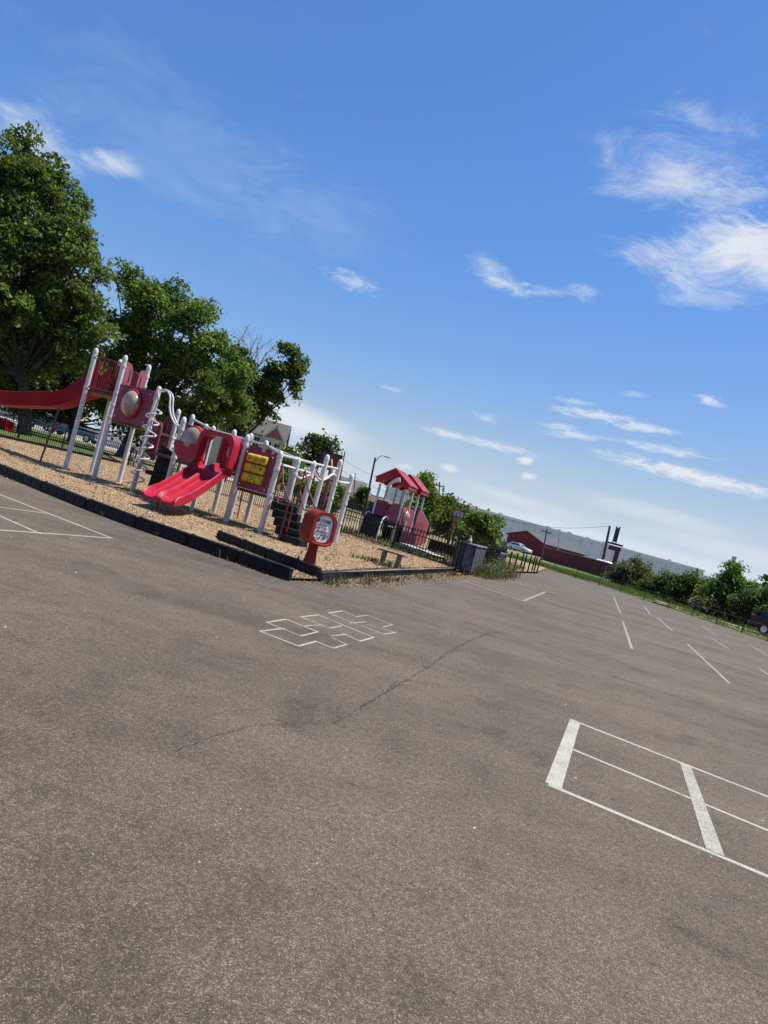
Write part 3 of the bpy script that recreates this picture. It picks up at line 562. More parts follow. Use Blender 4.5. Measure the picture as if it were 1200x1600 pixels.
# wave slide to the left, curling back out of the picture
ctr = arc([(-7.9, .62, 2.46), (-8.4, .62, 2.36), (-9.1, .62, 2.02), (-9.8, .62, 1.80), (-10.6, .62, 1.70), (-11.5, .66, 1.58), (-12.6, .66, 1.46), (-14.4, .75, 1.34), (-16.6, 1.1, 1.16), (-18.8, 1.8, .98), (-20.4, 2.9, .80), (-21.0, 4.2, .62), (-20.5, 5.3, .46), (-19.35, 5.85, .33)], 5)
def channel(path, sect, closed=False):
    b = MB(); K = len(path); n = len(sect); vs = []
    for i, p in enumerate(path):
        t = (path[min(i + 1, K - 1)] - path[max(i - 1, 0)]); t.z = 0; t.normalize(); nn = Vector((-t.y, t.x, 0))
        vs += [p + nn * a + Vector((0, 0, z)) for a, z in sect]
    b.add(vs, [(i * n + j, i * n + (j + 1) % n, (i + 1) * n + (j + 1) % n, (i + 1) * n + j) for i in range(K - 1) for j in range(n)] + [tuple(range(n)), tuple((K - 1) * n + j for j in range(n))]); b.smooth = True
    return b
sect = [(-.33, .36), (-.30, .38), (-.27, .36), (-.25, .10), (-.18, .02), (.18, .02), (.25, .10), (.27, .36), (.30, .38), (.33, .36), (.31, .06), (.22, -.08), (-.22, -.08), (-.31, .06)]
def hgt(p): return 1.0
ws = channel([S(p.x, p.y, p.z) for p in ctr], sect).build('wave_slide', RED2, PS)
for s_ in (-1, 1):
    fl = [(-7.95, 2.42), (-7.95, 3.35), (-8.15, 3.22), (-8.45, 2.95), (-8.9, 2.62), (-9.3, 2.38), (-9.3, 1.95), (-8.6, 2.2)]
    m_ = MB(); m_.prism(fl, .62 + s_ * .31 - .02, .62 + s_ * .31 + .02, lambda a, z, d: S(a, d, z)); m_.build('side_flare', RED2, ws)
bar('slide_support', [S(-9.27, -.02, -.2), S(-9.28, .25, 1.80)], .030, REDM)
# twin slide with hood
def chute(a0, a1):
    prof = [(-.02, 1.17), (-.35, 1.10), (-.7, .94), (-1.1, .74), (-1.5, .55), (-1.85, .40), (-2.1, .33), (-2.35, .31), (-2.45, .28)]
    b = MB(); w = .045; vs = []; sec = []
    for (q, z) in prof:
        h = .17 if q > -2.2 else (.12 if q > -2.4 else .05)
        ac = (a0 + a1) / 2
        row = [(a0 - w, z + h - .02), (a0 - w * .5, z + h), (a0, z + h - .02), (a0 + .03, z + .05), (a0 + .10, z), (a1 - .10, z), (a1 - .03, z + .05), (a1, z + h - .02), (a1 + w * .5, z + h), (a1 + w, z + h - .02), (a1 + w, z - .06), (a0 - w, z - .06)]
        vs += [S(a, q, zz) for a, zz in row]
    n = 12; K = len(prof); b.add(vs, [(i * n + j, i * n + (j + 1) % n, (i + 1) * n + (j + 1) % n, (i + 1) * n + j) for i in range(K - 1) for j in range(n)] + [tuple(range(n)), tuple((K - 1) * n + j for j in range(n))]); b.smooth = True
    return b.build('slide_chute', RED, PS)
chute(-2.40, -1.94); chute(-1.84, -1.38)
for a in (-2.15, -1.62): bar('slide_leg', [S(a, -2.05, -.15), S(a, -2.02, .30)], .032, REDM)
def hood():
    n = 10; out = []; inn = []
    def prof(w, h0, top, rr):
        P = [(-w, h0)]; P += [(-w + rr - rr * math.cos(math.pi / 2 * k / n), top - rr + rr * math.sin(math.pi / 2 * k / n)) for k in range(n + 1)]
        P += [(w - rr + rr * math.sin(math.pi / 2 * k / n), top - rr + rr * math.cos(math.pi / 2 * k / n)) for k in range(n + 1)]; P += [(w, h0)]; return P
    o_, i_ = prof(.62, 1.28, 2.06, .26), prof(.52, 1.28, 1.96, .30); b = MB(); K = len(o_); vs = []
    for d, sc_ in ((-.52, 0), (0.0, .02)):
        vs += [S(-1.86 + a, d, z + sc_) for a, z in o_] + [S(-1.86 + a, d, z + sc_) for a, z in i_]
    fs = []
    for k in range(K - 1):
        fs += [(k, k + 1, 2 * K + k + 1, 2 * K + k), (K + k, 3 * K + k, 3 * K + k + 1, K + k + 1), (k, K + k, K + k + 1, k + 1), (2 * K + k, 2 * K + k + 1, 3 * K + k + 1, 3 * K + k)]
    fs += [(0, K, 3 * K, 2 * K), (K - 1, 3 * K - 1, 4 * K - 1, 2 * K - 1)]
    b.add(vs, fs); b.smooth = True; return b.build('slide_hood', RED, PS)
hood()
bubble_panel(-2.36, -1.36, 1.22, 2.0, -1.86, 1.70, .20, .62, RED, .03, .05)
bar('hand_bar', [S(-2.32, -.2, 1.30), S(-2.32, -.2, 1.86)], .02, WHITE); bar('hand_bar', [S(-1.42, -.2, 1.25), S(-1.42, -.2, 1.8)], .02, WHITE)
# noughts-and-crosses panel
tp = part('game_panel', PLUM, lambda b: b.prism([(-1.09, .92), (-.10, .92), (-.10, 1.86), (-1.09, 1.86)], -.03, .02, lambda a, z, d: S(a, d, z)))
tp.data.materials[0] = PLUM
marks = {(0, 0): 'o', (0, 1): 'o', (0, 2): 'o', (1, 1): 'u', (1, 2): 'x', (2, 1): 'o'}
for r_ in range(3):
    for c_ in range(3):
        a, z = -.83 + c_ * .215, 1.66 - r_ * .235; rad = .108
        b = MB(); n = 16; prof = [(-.104, .6), (-.098, .96), (-.07, 1.0), (.07, 1.0), (.098, .96), (.104, .6)]
        b.add([S(a + q, -.075 - math.cos(2 * math.pi * k / n) * rad * f, z + math.sin(2 * math.pi * k / n) * rad * f) for q, f in prof for k in range(n)],
              [(i * n + k, i * n + (k + 1) % n, (i + 1) * n + (k + 1) % n, (i + 1) * n + k) for i in range(5) for k in range(n)] + [tuple(range(n)), tuple(5 * n + k for k in range(n))]); b.smooth = True
        b.build('game_drum', YEL, tp)
        mk = marks.get((r_, c_))
        if mk in ('o', 'u'):
            q = MB(); zz = z + (.045 if mk == 'u' else 0); dd = -.075 - math.sqrt(max(0, rad ** 2 - (zz - z) ** 2)) - .004; k_ = 14
            q.add([S(a + math.cos(6.2832 * k / k_) * rr2, dd - e, zz + math.sin(6.2832 * k / k_) * rr2) for rr2 in (.022, .045) for e in (0, .008) for k in range(k_)],
                  [(k, (k + 1) % k_, k_ + (k + 1) % k_, k_ + k) for k in range(k_)] + [(2 * k_ + k, 2 * k_ + (k + 1) % k_, 3 * k_ + (k + 1) % k_, 3 * k_ + k) for k in range(k_)] + [(k_ + k, k_ + (k + 1) % k_, 3 * k_ + (k + 1) % k_, 3 * k_ + k) for k in range(k_)])
            q.build('nought_mark', INK, tp)
            w_ = MB(); w_.add([S(a + math.cos(6.2832 * k / k_) * .021, dd - .006, zz + math.sin(6.2832 * k / k_) * .021) for k in range(k_)], [tuple(range(k_))]); w_.build('mark_centre', SIGNW, tp)
        elif mk == 'x':
            q = MB(); ct = S(a, -.188, z + .02)
            q.box(ct, (.10, .008, .022), ry=R(40)); q.box(ct + Vector((0, -.002, 0)), (.10, .008, .022), ry=R(-40)); q.build('cross_mark', INK, tp)
# stairs with red hand rails
for i in range(5):
    f = i / 4; c = Vector((1.02 - .72 * f, -.02 + .30 * f, 0)); top_ = .16 + .165 * i; ang = R(4 + 28 * f)
    b = MB(); b.box((c.x, c.y, top_ - .10), (.62, .34, .20), rz=ang, bev=.015); s_ = b.build('stair_step', BLK, PS)
    t = MB(); t.box((c.x, c.y, top_ + .004), (.60, .30, .012), rz=ang); t.build('tread', mat('worn_tread', (.02, .02, .021), .6), s_)
part('stair_side', BLK, lambda b: b.prism([(.2, .52), (.5, .30), (.85, .0), (1.2, -.1), (1.2, .15), (.85, .38), (.5, .66), (.2, .90)], 0, .04, lambda a, z, d: (a, .34 - .2 * a + d, z)))
def rail(o1, o2):
    pa_ = Vector((.05, .10, 1.70)) + o1; pb_ = Vector((.62, .0, 1.25)) + o2; pc = Vector((1.05, -.15, .92)) + o2
    bar('hand_rail', [pa_, pb_, pc], .021, REDM); bar('hand_rail', [pa_ - Vector((0, 0, .5)), pb_ - Vector((0, 0, .45)), pc - Vector((0, 0, .1))], .017, REDM)
    bar('hand_rail', [pa_, pa_ - Vector((0, 0, .8))], .02, REDM); bar('hand_rail', [pc, pc - Vector((-.02, 0, 1.05))], .021, REDM); bar('hand_rail', [pc, pc + Vector((.05, .0, .02)), pc + Vector((.1, .06, -.10)), pc + Vector((.1, .08, -.85))], .02, REDM)
rail(Vector((0, 0, 0)), Vector((-.28, -.05, 0))); rail(Vector((.25, .55, 0)), Vector((.12, .42, 0)))
# rear ladder
for a in (-1.95, -1.62): bar('ladder_rail', [S(a, 1.6, -.2), S(a, 1.35, 1.2)], .018, REDM, 6)
for k in range(5): bar('ladder_rung', [S(-1.95, 1.57 - k * .04, .15 + .22 * k), S(-1.62, 1.57 - k * .04, .15 + .22 * k)], .014, REDM, 6)

# ---------------------------------------------------------------- red information sign
SG = thing('playground_sign', 'orange-red plastic information sign on a flared stand at the bed corner', 'sign', (-1.05, 12.55, .12), R(43))
MB().lathe([(.155, -.10), (.15, .02), (.115, .12), (.090, .30), (.088, .42), (.10, .50)], n=14).build('stand', SIGNR, SG)
def sign_outline(w, h, zb, rt, k=8):
    P = [(-w + .10, zb)]; P += [(w - .10, zb), (w, zb + .09)]
    P += [(w - rt + rt * math.cos(math.pi / 2 * i / k), h - rt + rt * math.sin(math.pi / 2 * i / k)) for i in range(k + 1)]
    P += [(-w + rt - rt * math.sin(math.pi / 2 * i / k), h - rt + rt * math.cos(math.pi / 2 * i / k)) for i in range(k + 1)]
    return P + [(-w, zb + .09)]
out = sign_outline(.265, 1.03, .44, .20); inn = sign_outline(.195, .975, .50, .165)
b = MB(); n = len(out); D0, D1, D2 = -.17, .17, -.145
b.add([(a, D0, z) for a, z in out] + [(a, D0, z) for a, z in inn] + [(a, D2, z) for a, z in inn] + [(a * .93, D1, z) for a, z in out],
      [(i, (i + 1) % n, n + (i + 1) % n, n + i) for i in range(n)] + [(n + i, n + (i + 1) % n, 2 * n + (i + 1) % n, 2 * n + i) for i in range(n)] + [(i, 3 * n + i, 3 * n + (i + 1) % n, (i + 1) % n) for i in range(n)] + [tuple(3 * n + i for i in range(n))])
b.build('housing', SIGNR, SG)
lip = MB(); lip.tube([(-.20, -.175, .475), (-.12, -.185, .455), (.12, -.185, .455), (.22, -.175, .50)], .026, 8); lip.build('lip', SIGNR, SG)
face = MB(); face.add([(a * .995, D2 + .004, z) for a, z in inn], [tuple(range(n))]); face = face.build('sign_face', SIGNW, SG)
fy = D2 - .002
def words(z, h, runs, m, name='lettering', seed=0):
    """a line of small, worn letter strokes that cannot be read at this distance"""
    rs = random.Random(seed); b = MB()
    for x0, x1 in runs:
        x = x0
        while x < x1 - .004:
            w = rs.uniform(.012, .020); k = rs.random()
            b.box((x + .003, fy, z), (.0055, .004, h)); 
            if k < .7: b.box((x + w * .5, fy, z + h * .42), (w * .75, .004, h * .2))
            if k > .25: b.box((x + w * .5, fy, z - h * .42 * rs.choice((0, 1))), (w * .7, .004, h * .2))
            if k > .4: b.box((x + w * .85, fy, z + rs.choice((-.2, 0, .2)) * h), (.0055, .004, h * .6))
            x += w + .006
    b.build(name, m, face)
words(.872, .055, [(-.165, -.105)], INKB, seed=1); words(.868, .060, [(-.095, .03)], INKO, seed=2); words(.866, .062, [(.045, .13)], INKG, seed=3)
words(.800, .036, [(-.155, -.09), (-.075, .06)], INKR, seed=4); words(.742, .036, [(-.165, -.06), (-.035, -.01), (.01, .09)], INKR, seed=5); words(.684, .036, [(-.145, -.05), (-.03, .12)], INKR, seed=6)
words(.626, .034, [(-.165, -.12), (-.10, -.05), (-.03, .135)], INKR, seed=7); words(.565, .030, [(-.14, -.12), (-.10, -.01), (.02, .08)], INK, seed=8); words(.59, .02, [(.03, .10)], INK, seed=9)

# ---------------------------------------------------------------- bench
BN = thing('bench', 'small weathered plank bench standing on the wood chips', 'bench', (.45, 16.95, .165), R(-25))
MB().box((0, 0, .34), (.72, .24, .045), bev=.008).build('seat', WOOD, BN)
for s_ in (-1, 1): MB().box((s_ * .2, 0, .13), (.07, .18, .40), bev=.006).build('leg', WOOD, BN)

# ---------------------------------------------------------------- iron fences
PICK = MB(); PICK.box((0, 0, .5), (.018, .018, 1.0)); PICK_ME = None
def fence(p, q, h, label, spacing=.14, every=2.4, rails=(.12, .78, .95), z=.1, rad=.02, group='black iron fences', zend=None, ht=None):
    p, q = Vector(p), Vector(q); d = q - p; Ln = d.length
    o = thing('iron_fence', label, 'fence', (p.x, p.y, z), math.atan2(d.y, d.x), group)
    for f in rails: MB().box((Ln / 2, 0, h * f), (Ln, .032, .03)).build('rail', BLKM, o)
    k = int(Ln / every)
    for i in range(k + 1): MB().box((min(Ln, i * Ln / k), 0, h * .5), (.06, .06, h * 1.06 + .1)).build('post', BLKM, o)
    me = bpy.data.meshes.new('picket'); bb = MB(); bb.box((0, 0, h * .5), (rad, rad, h)); me.from_pydata(bb.v, [], bb.f); me.materials.append(BLKM)
    for i in range(1, int(Ln / spacing)):
        c = link('picket', me, o, (i * spacing, 0, .02))
    return o
fence((2.62, 23.25), (-13.6, 37.2), .98, 'black iron picket fence running behind the bench and climbing frame', .135)
fence((2.75, 23.35), (5.75, 31.9), 1.0, 'black iron fence behind the grey cabinets at the asphalt edge', .14)
fence((-21.9, 24.5), (-14.6, 40.8), 1.12, 'black iron fence along the far left side of the bed', .125, z=.06)
fence((6.2, 38.5), (-6, 47.0), 1.3, 'black iron fence beyond the red-roofed play train', .15, z=.1)
# row of short pipe posts
pp = [(6.46, 36.7, 1.0), (5.8, 31.98, 1.02), (6.33, 33.47, 1.03), (6.95, 35.2, 1.02), (8.3, 40.4, 1.15), (8.05, 38.3, 1.0), (8.52, 39.3, 1.0), (9.2, 41.4, 1.0), (9.45, 41.9, .98), (9.83, 42.83, .97)]
pp = sorted(pp, key=lambda t: gp(0, 1200).x * 0 + t[0] / t[1])
for i, (x, y, h) in enumerate(pp):
    o = tag(MB().tube([(x, y, -.1), (x + random.uniform(-.02, .02), y, h - .02), (x, y, h)], [.042, .042, .02], 8).build('pipe_post', BLKM), 'slim black metal post at the lot entrance, %s from the cabinets' % ordn[i], 'post', 'row of black posts by the lot entrance')

# ---------------------------------------------------------------- play train with two red roofs
TA = math.atan2(-.29, .957)
TR = thing('play_train', 'plum play train with two red gabled roofs on white posts, behind the fence', 'playhouse', (.65, 29.58, .1), TA)
def tpart(name, m, fn, parent=None): b = MB(); fn(b); return b.build(name, m, parent or TR)
WH2 = mat('dull_white_post', (.52, .50, .51), .45, var=.06)
for (x, y) in [(-1.15, 0), (0, 0), (-1.1, .95), (.1, .85), (-.95, 1.9), (.12, 1.85), (-.9, 2.9), (.12, 2.85), (-.35, .9)]:
    tpart('post', WH2, lambda b: b.tube([(x, y, -.1), (x, y, 2.32)], .05, 8))
ROOFL = mat('roof_board_red', (.48, .075, .095), .45, var=.1)
def roof(y0, y1, xl, xr, ze, za):
    xc = (xl + xr) / 2; th = .05
    o = tpart('roof', RED, lambda b: (b.prism([(xl, ze - .08), (xl, ze + .10), (xc, za), (xr, ze + .10), (xr, ze - .08), (xr - .12, ze - .08), (xc + .16, za - .42), (xc, za - .36), (xc - .16, za - .42), (xl + .12, ze - .08)], y0, y0 + .05),
                                      b.prism([(xl, ze - .05), (xl, ze + .06), (xc, za - .04), (xr, ze + .06), (xr, ze - .05), (xc, za - .12)], y0 + .05, y1 - .05),
                                      b.prism([(xl, ze - .08), (xl, ze + .10), (xc, za), (xr, ze + .10), (xr, ze - .08), (xr - .12, ze - .08), (xc, za - .36), (xl + .12, ze - .08)], y1 - .05, y1)))
    for s_ in (-1, 1):
        for k in range(8):
            f0, f1 = k / 8, (k + 1) / 8; xa = xc + s_ * (xr - xc + .04) * f0; xb = xc + s_ * (xr - xc + .04) * (f1 - .012); a0 = za + .02 - (za - ze - .10) * f0; b0 = za + .045 - (za - ze - .10) * f1
            tpart('roof_board', ROOFL, lambda b: b.prism([(xa, a0 - .03), (xa, a0 - .003), (xb, b0 + .012), (xb, b0 - .04)], y0 - .04, y1 + .04), o)
    return o
roof(-.25, 1.15, -1.32, .16, 2.42, 3.08); roof(1.65, 3.05, -1.15, .24, 2.42, 3.08)
tpart('horn', WH2, lambda b: (b.tube(arc([(-.75, -.3, 2.2), (-.62, -.32, 2.42), (-.45, -.34, 2.58), (-.25, -.34, 2.66)]), [.05 + .003 * i for i in range(19)], 8)))
def tpanel(pts, y0, y1, m=PLUM, name='wall_panel', side=False):
    return tpart(name, m, lambda b: b.prism(pts, y0, y1, (lambda a, z, d: (d, a, z)) if side else None))
def rect(a0, a1, z0, z1): return [(a0, z0), (a1, z0), (a1, z1), (a0, z1)]
tpanel(rect(-1.12, -.62, .95, 1.66), .02, .06, PLUM); q = tpanel([(-.62, .85), (-.05, .85), (-.05, 1.68), (-.30, 1.68), (-.50, 1.5), (-.62, 1.2)], -.02, .03, PINKP)
tpanel(rect(-1.1, -.3, .95, 1.60), .9, .94, REDD); tpanel(rect(0.0, .95, .85, 1.62), .06, .10, PINKP, side=True); tpanel(rect(.95, 1.9, .62, 1.62), .08, .12, PLUM, side=True); tpanel(rect(.3, .95, .05, .62), -.02, .03, PINKP)
tpanel(rect(-1.1, -.95, .3, 1.5), 1.8, 1.9, PLUM)
dm = MB(); dm.lathe([(.26, 0), (.24, .08), (.18, .16), (.10, .21), (0, .23)], (.11, .45, 1.25), 16, 'X'); dm.build('bubble_window', DOME, TR)
dm = MB(); dm.lathe([(.24, -.01), (.31, -.01), (.31, .05), (.24, .06)], (.11, .45, 1.25), 16, 'X'); dm.build('bubble_rim', PINKP, TR)
eng = [(2.15, .10), (4.55, .10), (4.75, .30), (4.75, 1.14), (2.9, 1.62), (2.15, 1.62)]; eng2 = [(2.15, .10), (5.35, .10), (5.5, .30), (5.5, 1.10), (3.3, 1.66), (2.15, 1.66)]
tpanel(eng, .14, .22, PLUM, 'engine_side', True); tpanel(eng2, -.62, -.54, PINKP, 'engine_side', True)
e2_ = tpart('engine_front', PLUM, lambda b: b.box((-.16, 4.6, .58), (.64, .08, .95), bev=.02)); tpart('engine_hood', PINKP, lambda b: b.prism([(2.9, 1.56), (4.7, 1.09), (4.7, 1.05), (2.9, 1.46)], -.53, .13, lambda a, z, d: (d, a, z)))
for y in (2.4, 2.8, 3.2, 3.6): tpart('side_slot', REDD, lambda b: b.box((.225, y + .1, .85), (.012, .16, .62), rx=R(-20), bev=.005))
for x, dy in ((.18, 0), (-.58, .5)): tpart('hood_rail', WH2, lambda b: b.tube([(x, 2.9 + dy, 1.66), (x, 4.78 + dy * 1.4, 1.17), (x, 4.80 + dy * 1.4, .95)], .026, 6))
tpart('floor', BLK, lambda b: b.box((-.5, 1.5, .78), (1.2, 2.9, .08))); tpart('skirt', BLK, lambda b: b.box((-.38, 1.9, .32), (.95, 1.7, .55)))
# arched climber at the front: white hoops with black slats
for x in (-1.22, -.42): tpart('climber_hoop', WH2, lambda b: b.tube(arc([(x, -1.0, -.1), (x, -.98, .35), (x, -.85, .75), (x, -.60, 1.0), (x, -.25, 1.05), (x, 0, .98)], 5), .035, 8))
pr = arc([(0, -.98, .15), (0, -.96, .35), (0, -.85, .70), (0, -.62, .95), (0, -.28, 1.0)], 3)
for i, p in enumerate(pr):
    tn = (pr[min(i + 1, len(pr) - 1)] - pr[max(i - 1, 0)]); tpart('climber_slat', BLK, lambda b: b.box((-.82, p.y, p.z), (.76, .13, .03), rx=math.atan2(tn.z, tn.y)))

# ---------------------------------------------------------------- things round the train yard
CB = thing('utility_cabinet', 'tall grey concrete-look cabinet standing in weeds behind the border', 'cabinet', (3.05, 24.3, .05), R(70))
GREYB = mat('grey_cabinet', (.07, .07, .075), .8, var=.25, vscale=4, bump=.3)
MB().box((.7, 0, .48), (1.7, .7, .96), bev=.02).build('body', GREYB, CB); MB().box((.7, 0, .985), (1.78, .78, .05), bev=.012).build('lid', mat('light_lid', (.18, .18, .18), .8, var=.3), CB)
for k in range(4): MB().box((.05 + .42 * k, -.358, .48), (.36, .02, .8), bev=.008).build('side_panel', GREYB, CB)
MB().box((-.157, 0, .5), (.02, .58, .84), bev=.008).build('end_panel', mat('worn_grey_panel', (.13, .13, .13), .8, var=.3, vscale=5), CB)
JG = tag(MB().lathe([(.0, 0), (.06, 0), (.075, .04), (.07, .13), (.03, .18), (.028, .24), (.04, .25), (.0, .26)], (3.12, 24.5, 1.06), 12).build('jug', mat('cream_jug', (.55, .47, .40), .5)), 'cream jug standing on the grey cabinet', 'jug')
DB = thing('waste_bin', 'dark blue wheeled waste bin with sloping lid by the posts', 'bin', (4.75, 29.2, .03), R(70))
NAVY = mat('navy_plastic', (.016, .020, .032), .5, var=.3)
MB().prism([(-.75, .12), (.75, .12), (.85, .80), (-.85, .80)], -.42, .42).build('body', NAVY, DB); MB().prism([(-.88, .80), (.88, .80), (.88, .84), (-.88, .98)], -.46, .46).build('lid', NAVY, DB)
MB().box((0, -.47, .9), (1.6, .02, .05)).build('lid_edge', GALV, DB)
for x in (-.55, .55):
    for y in (-.32, .32): MB().lathe([(.07, -.03), (.07, .03)], (x, y, .07), 10, 'Y').build('wheel', TYRE, DB)
GB = thing('sandbox', 'low green sandbox edge with white lid boards behind the fence', 'sandbox', (2.4, 25.8, .1), R(118))
GRN = mat('green_board', (.03, .12, .075), .6, var=.2)
MB().box((.9, 0, .10), (2.6, .06, .2), bev=.01).build('side_board', GRN, GB); MB().box((.9, .9, .10), (2.6, .06, .2), bev=.01).build('side_board', GRN, GB)
for k in range(4): MB().box((-.1 + .65 * k, .30, .215 + .02 * (k % 2)), (.56, .5, .025), rz=R(4 * (k - 1)), bev=.004).build('lid_board', mat('white_board', (.55, .62, .60), .5), GB)
BBX = thing('storage_bench', 'long black storage bench beside the nose of the play train', 'bench', (3.1, 31.5, .1), R(118))
MB().box((0, 0, .26), (2.2, .6, .42), bev=.02).build('body', BLK, BBX); MB().box((0, 0, .51), (2.3, .66, .06), bev=.015).build('lid', BLKM, BBX)
for x in (-.9, .9): MB().box((x, 0, .03), (.12, .5, .08)).build('foot', BLKM, BBX)
def hoop(label, p, H, rz, polem, frame, board, back=False):
    o = thing('basketball_hoop', label, 'basketball hoop', p, rz)
    MB().tube([(0, .6, -.2), (0, .6, H * .72), (0, .5, H * .86), (0, .12, H)], .085, 10).build('pole', polem, o)
    w, hh = (.95, .66) if back else (.70, .46)
    MB().box((0, .03, H), (w, .05, hh), bev=.01).build('backboard', board, o)
    for z in (-1, 1): MB().box((0, 0, H + z * (hh / 2 - .03)), (w + .02, .125, .06)).build('frame_bar', frame, o)
    for x in (-1, 1): MB().box((x * (w / 2 - .03), 0, H), (.06, .13, hh - .125)).build('frame_bar', frame, o)
    for x in (-.25, .25): MB().box((x * .45, -.003, H - .06), (.03, .012, .20)).build('target_mark', frame, o)
    MB().box((0, -.003, H + .05), (.255, .014, .03)).build('target_mark', frame, o)
    rp = [(.16 * math.cos(t), -.21 + .16 * math.sin(t), H - .16) for t in np.linspace(0, 2 * math.pi, 17)]
    MB().tube(rp, .014, 6, False).build('rim', REDM, o); return o
GREYF = mat('grey_backboard', (.38, .38, .40), .5); NAV2 = mat('dark_frame', (.03, .03, .045), .5)
c = at(716.5, 803, 40); hoop('basketball hoop with grey board on a rusty pole beside the trees', (c.x, c.y, .1), c.z - .1, R(8), RUST, NAV2, GREYF)
c = at(516, 719, 30); hoop('basketball hoop with black-framed dark red board rising behind the climbing frame', (c.x, c.y, .1), c.z - .1, R(200), REDM, BLKM, mat('maroon_board', (.11, .02, .02), .5), True)

# ---------------------------------------------------------------- trees and shrubs
LEAF_A = make_leaf('leaf_ash', (.048, .080, .017), (.145, .205, .048)); LEAF_B = make_leaf('leaf_maple', (.054, .096, .018), (.165, .240, .050)); LEAF_C = make_leaf('leaf_elm', (.042, .068, .016), (.120, .170, .042)); LEAF_D = make_leaf('leaf_dark', (.030, .052, .014), (.085, .125, .032)); LEAF_O = make_leaf('leaf_olive', (.05, .062, .03), (.14, .15, .075))
def crown_points(blobs, per, sub_r, flat=.62, nsub=1.0):
    C = []; subs = []
    for (c, r) in blobs:
        k = max(4, int(nsub * 7.0 * (r / sub_r) ** 2))
        d = rng.normal(size=(k, 3)); d /= np.linalg.norm(d, axis=1)[:, None]; rad = r * (rng.random(k) ** .38) * .95
        cs = np.array(c)[None] + d * rad[:, None] * np.array([1, 1, .95]); subs.append(cs)
        for s in cs:
            sr = sub_r * rng.uniform(.5, 1.3); n = int(per * (sr / sub_r) ** 2 * rng.uniform(.6, 1.2))
            ax = s - np.array(c); ax = ax / (np.linalg.norm(ax) + 1e-6) + rng.normal(size=3) * .45; ax[2] = ax[2] * .5 + .05; ax /= np.linalg.norm(ax)
            q = np.clip(rng.normal(size=(n, 3)), -1.8, 1.8) * .44 * sr; q[:, 2] *= flat; t_ = np.clip(rng.normal(size=n), -1.7, 1.7) * .58 * sr
            q += t_[:, None] * ax[None]; q[:, 2] -= .30 * (q[:, 0] ** 2 + q[:, 1] ** 2) / sr
            C.append(np.column_stack([s[None] + q, np.full(n, rng.random())]))
    return np.concatenate(C), np.concatenate(subs)
def tree(name, label, base, blobs, leaf, per, sub_r, size, trunk_r, cat='tree', group=None, nsub=1., bark=BARK, nbr=26, fork=None, up=.5, stems=1, aspect=.6, dead=None):
    base = Vector(base); o = thing(name, label, cat, base, 0, group)
    P, subs = crown_points([((c - base), r) for c, r in blobs], per, sub_r, nsub=nsub)
    P = P[P[:, 2] > .15]
    V, Fq = leaf_quads(P[:, :3], size, up, aspect); tint = np.clip(.62 * P[:, 3] + .38 * rng.random(len(P)), 0, 1)
    pydata_quads('crown', V, Fq, leaf, tint, o)
    cen = sum(((c - base) * r ** 2 for c, r in blobs), Vector()) / sum(r ** 2 for c, r in blobs)
    fk = Vector(fork) - base if fork else Vector((cen.x * .35, cen.y * .35, cen.z * .42))
    b = MB()
    for s in range(stems):
        off = Vector((0, 0, 0)) if stems == 1 else Vector((random.uniform(-.3, .3), random.uniform(-.3, .3), 0))
        b.tube(arc([off * .6 + Vector((0, 0, -.2)), off + fk * .35 + Vector((trunk_r * .3, 0, 0)), fk + off * 2], 4), trunk_r * 1.15, 9, r2=trunk_r * .72)
    t = b.build('trunk', bark, o)
    br = MB(); idx = rng.permutation(len(subs))[:nbr]
    for i, k in enumerate(idx):
        e = Vector(subs[k]); st = fk * random.uniform(.72, 1.0) if i % 3 else fk * .95; mid = st.lerp(e, .5) + Vector((random.uniform(-.4, .4), random.uniform(-.4, .4), -.06 * (e - st).length))
        br.tube(arc([st, mid, e], 4), trunk_r * random.uniform(.28, .5), 6, r2=trunk_r * .05)
    br.build('branches', bark, o)
    if dead:
        def grow(dd, p, d, L_, r_, lv):
            e = p + d * L_; dd.tube([p, p.lerp(e, .5) + Vector([random.uniform(-.06, .06) * L_ for _ in range(3)]), e], r_, 5, r2=r_ * .45)
            if lv:
                for _ in range(3):
                    nd = (d + Vector([random.uniform(-.65, .65) for _ in range(3)])).normalized(); grow(dd, p.lerp(e, random.uniform(.35, .95)), nd, L_ * random.uniform(.5, .75), r_ * .5, lv - 1)
        for (p, e, r_) in dead:
            p, e = p - base, e - base; dd = MB(); grow(dd, p, (e - p).normalized(), (e - p).length * .52, r_ * .8, 3); dd.build('bare_limb', DEADW, o)
    return o
def blobs(lst, Y, dj=.5, sc_=1.):
    out = []
    for x, y, r in lst:
        Yc = Y + random.uniform(-dj, dj) * r * Y / FPX; out.append((at(x, y, Yc), r * sc_ * Yc / FPX))
    return out
def base_at(x, Y, z=0.05):
    lo, hi = 400, 1500
    for _ in range(40):
        m_ = (lo + hi) / 2
        if at(x, m_, Y).z > z: lo = m_
        else: hi = m_
    p = at(x, lo, Y); return (p.x, p.y, z)
tree('shade_tree', 'tallest leafy tree at the left picture edge behind the red wave slide', base_at(38, 46), blobs([(0, 290, 62), (50, 250, 40), (35, 215, 18), (88, 285, 36), (112, 325, 24), (140, 385, 24), (62, 360, 66), (110, 430, 50), (28, 470, 64), (130, 480, 34), (-70, 290, 95), (-60, 450, 100), (55, 540, 46), (120, 545, 34), (0, 555, 50), (160, 430, 14), (150, 520, 26), (90, 500, 44), (0, 400, 60), (110, 380, 36)], 46), LEAF_A, 150, .72, .33, .42, nbr=90, nsub=.62, aspect=.48)
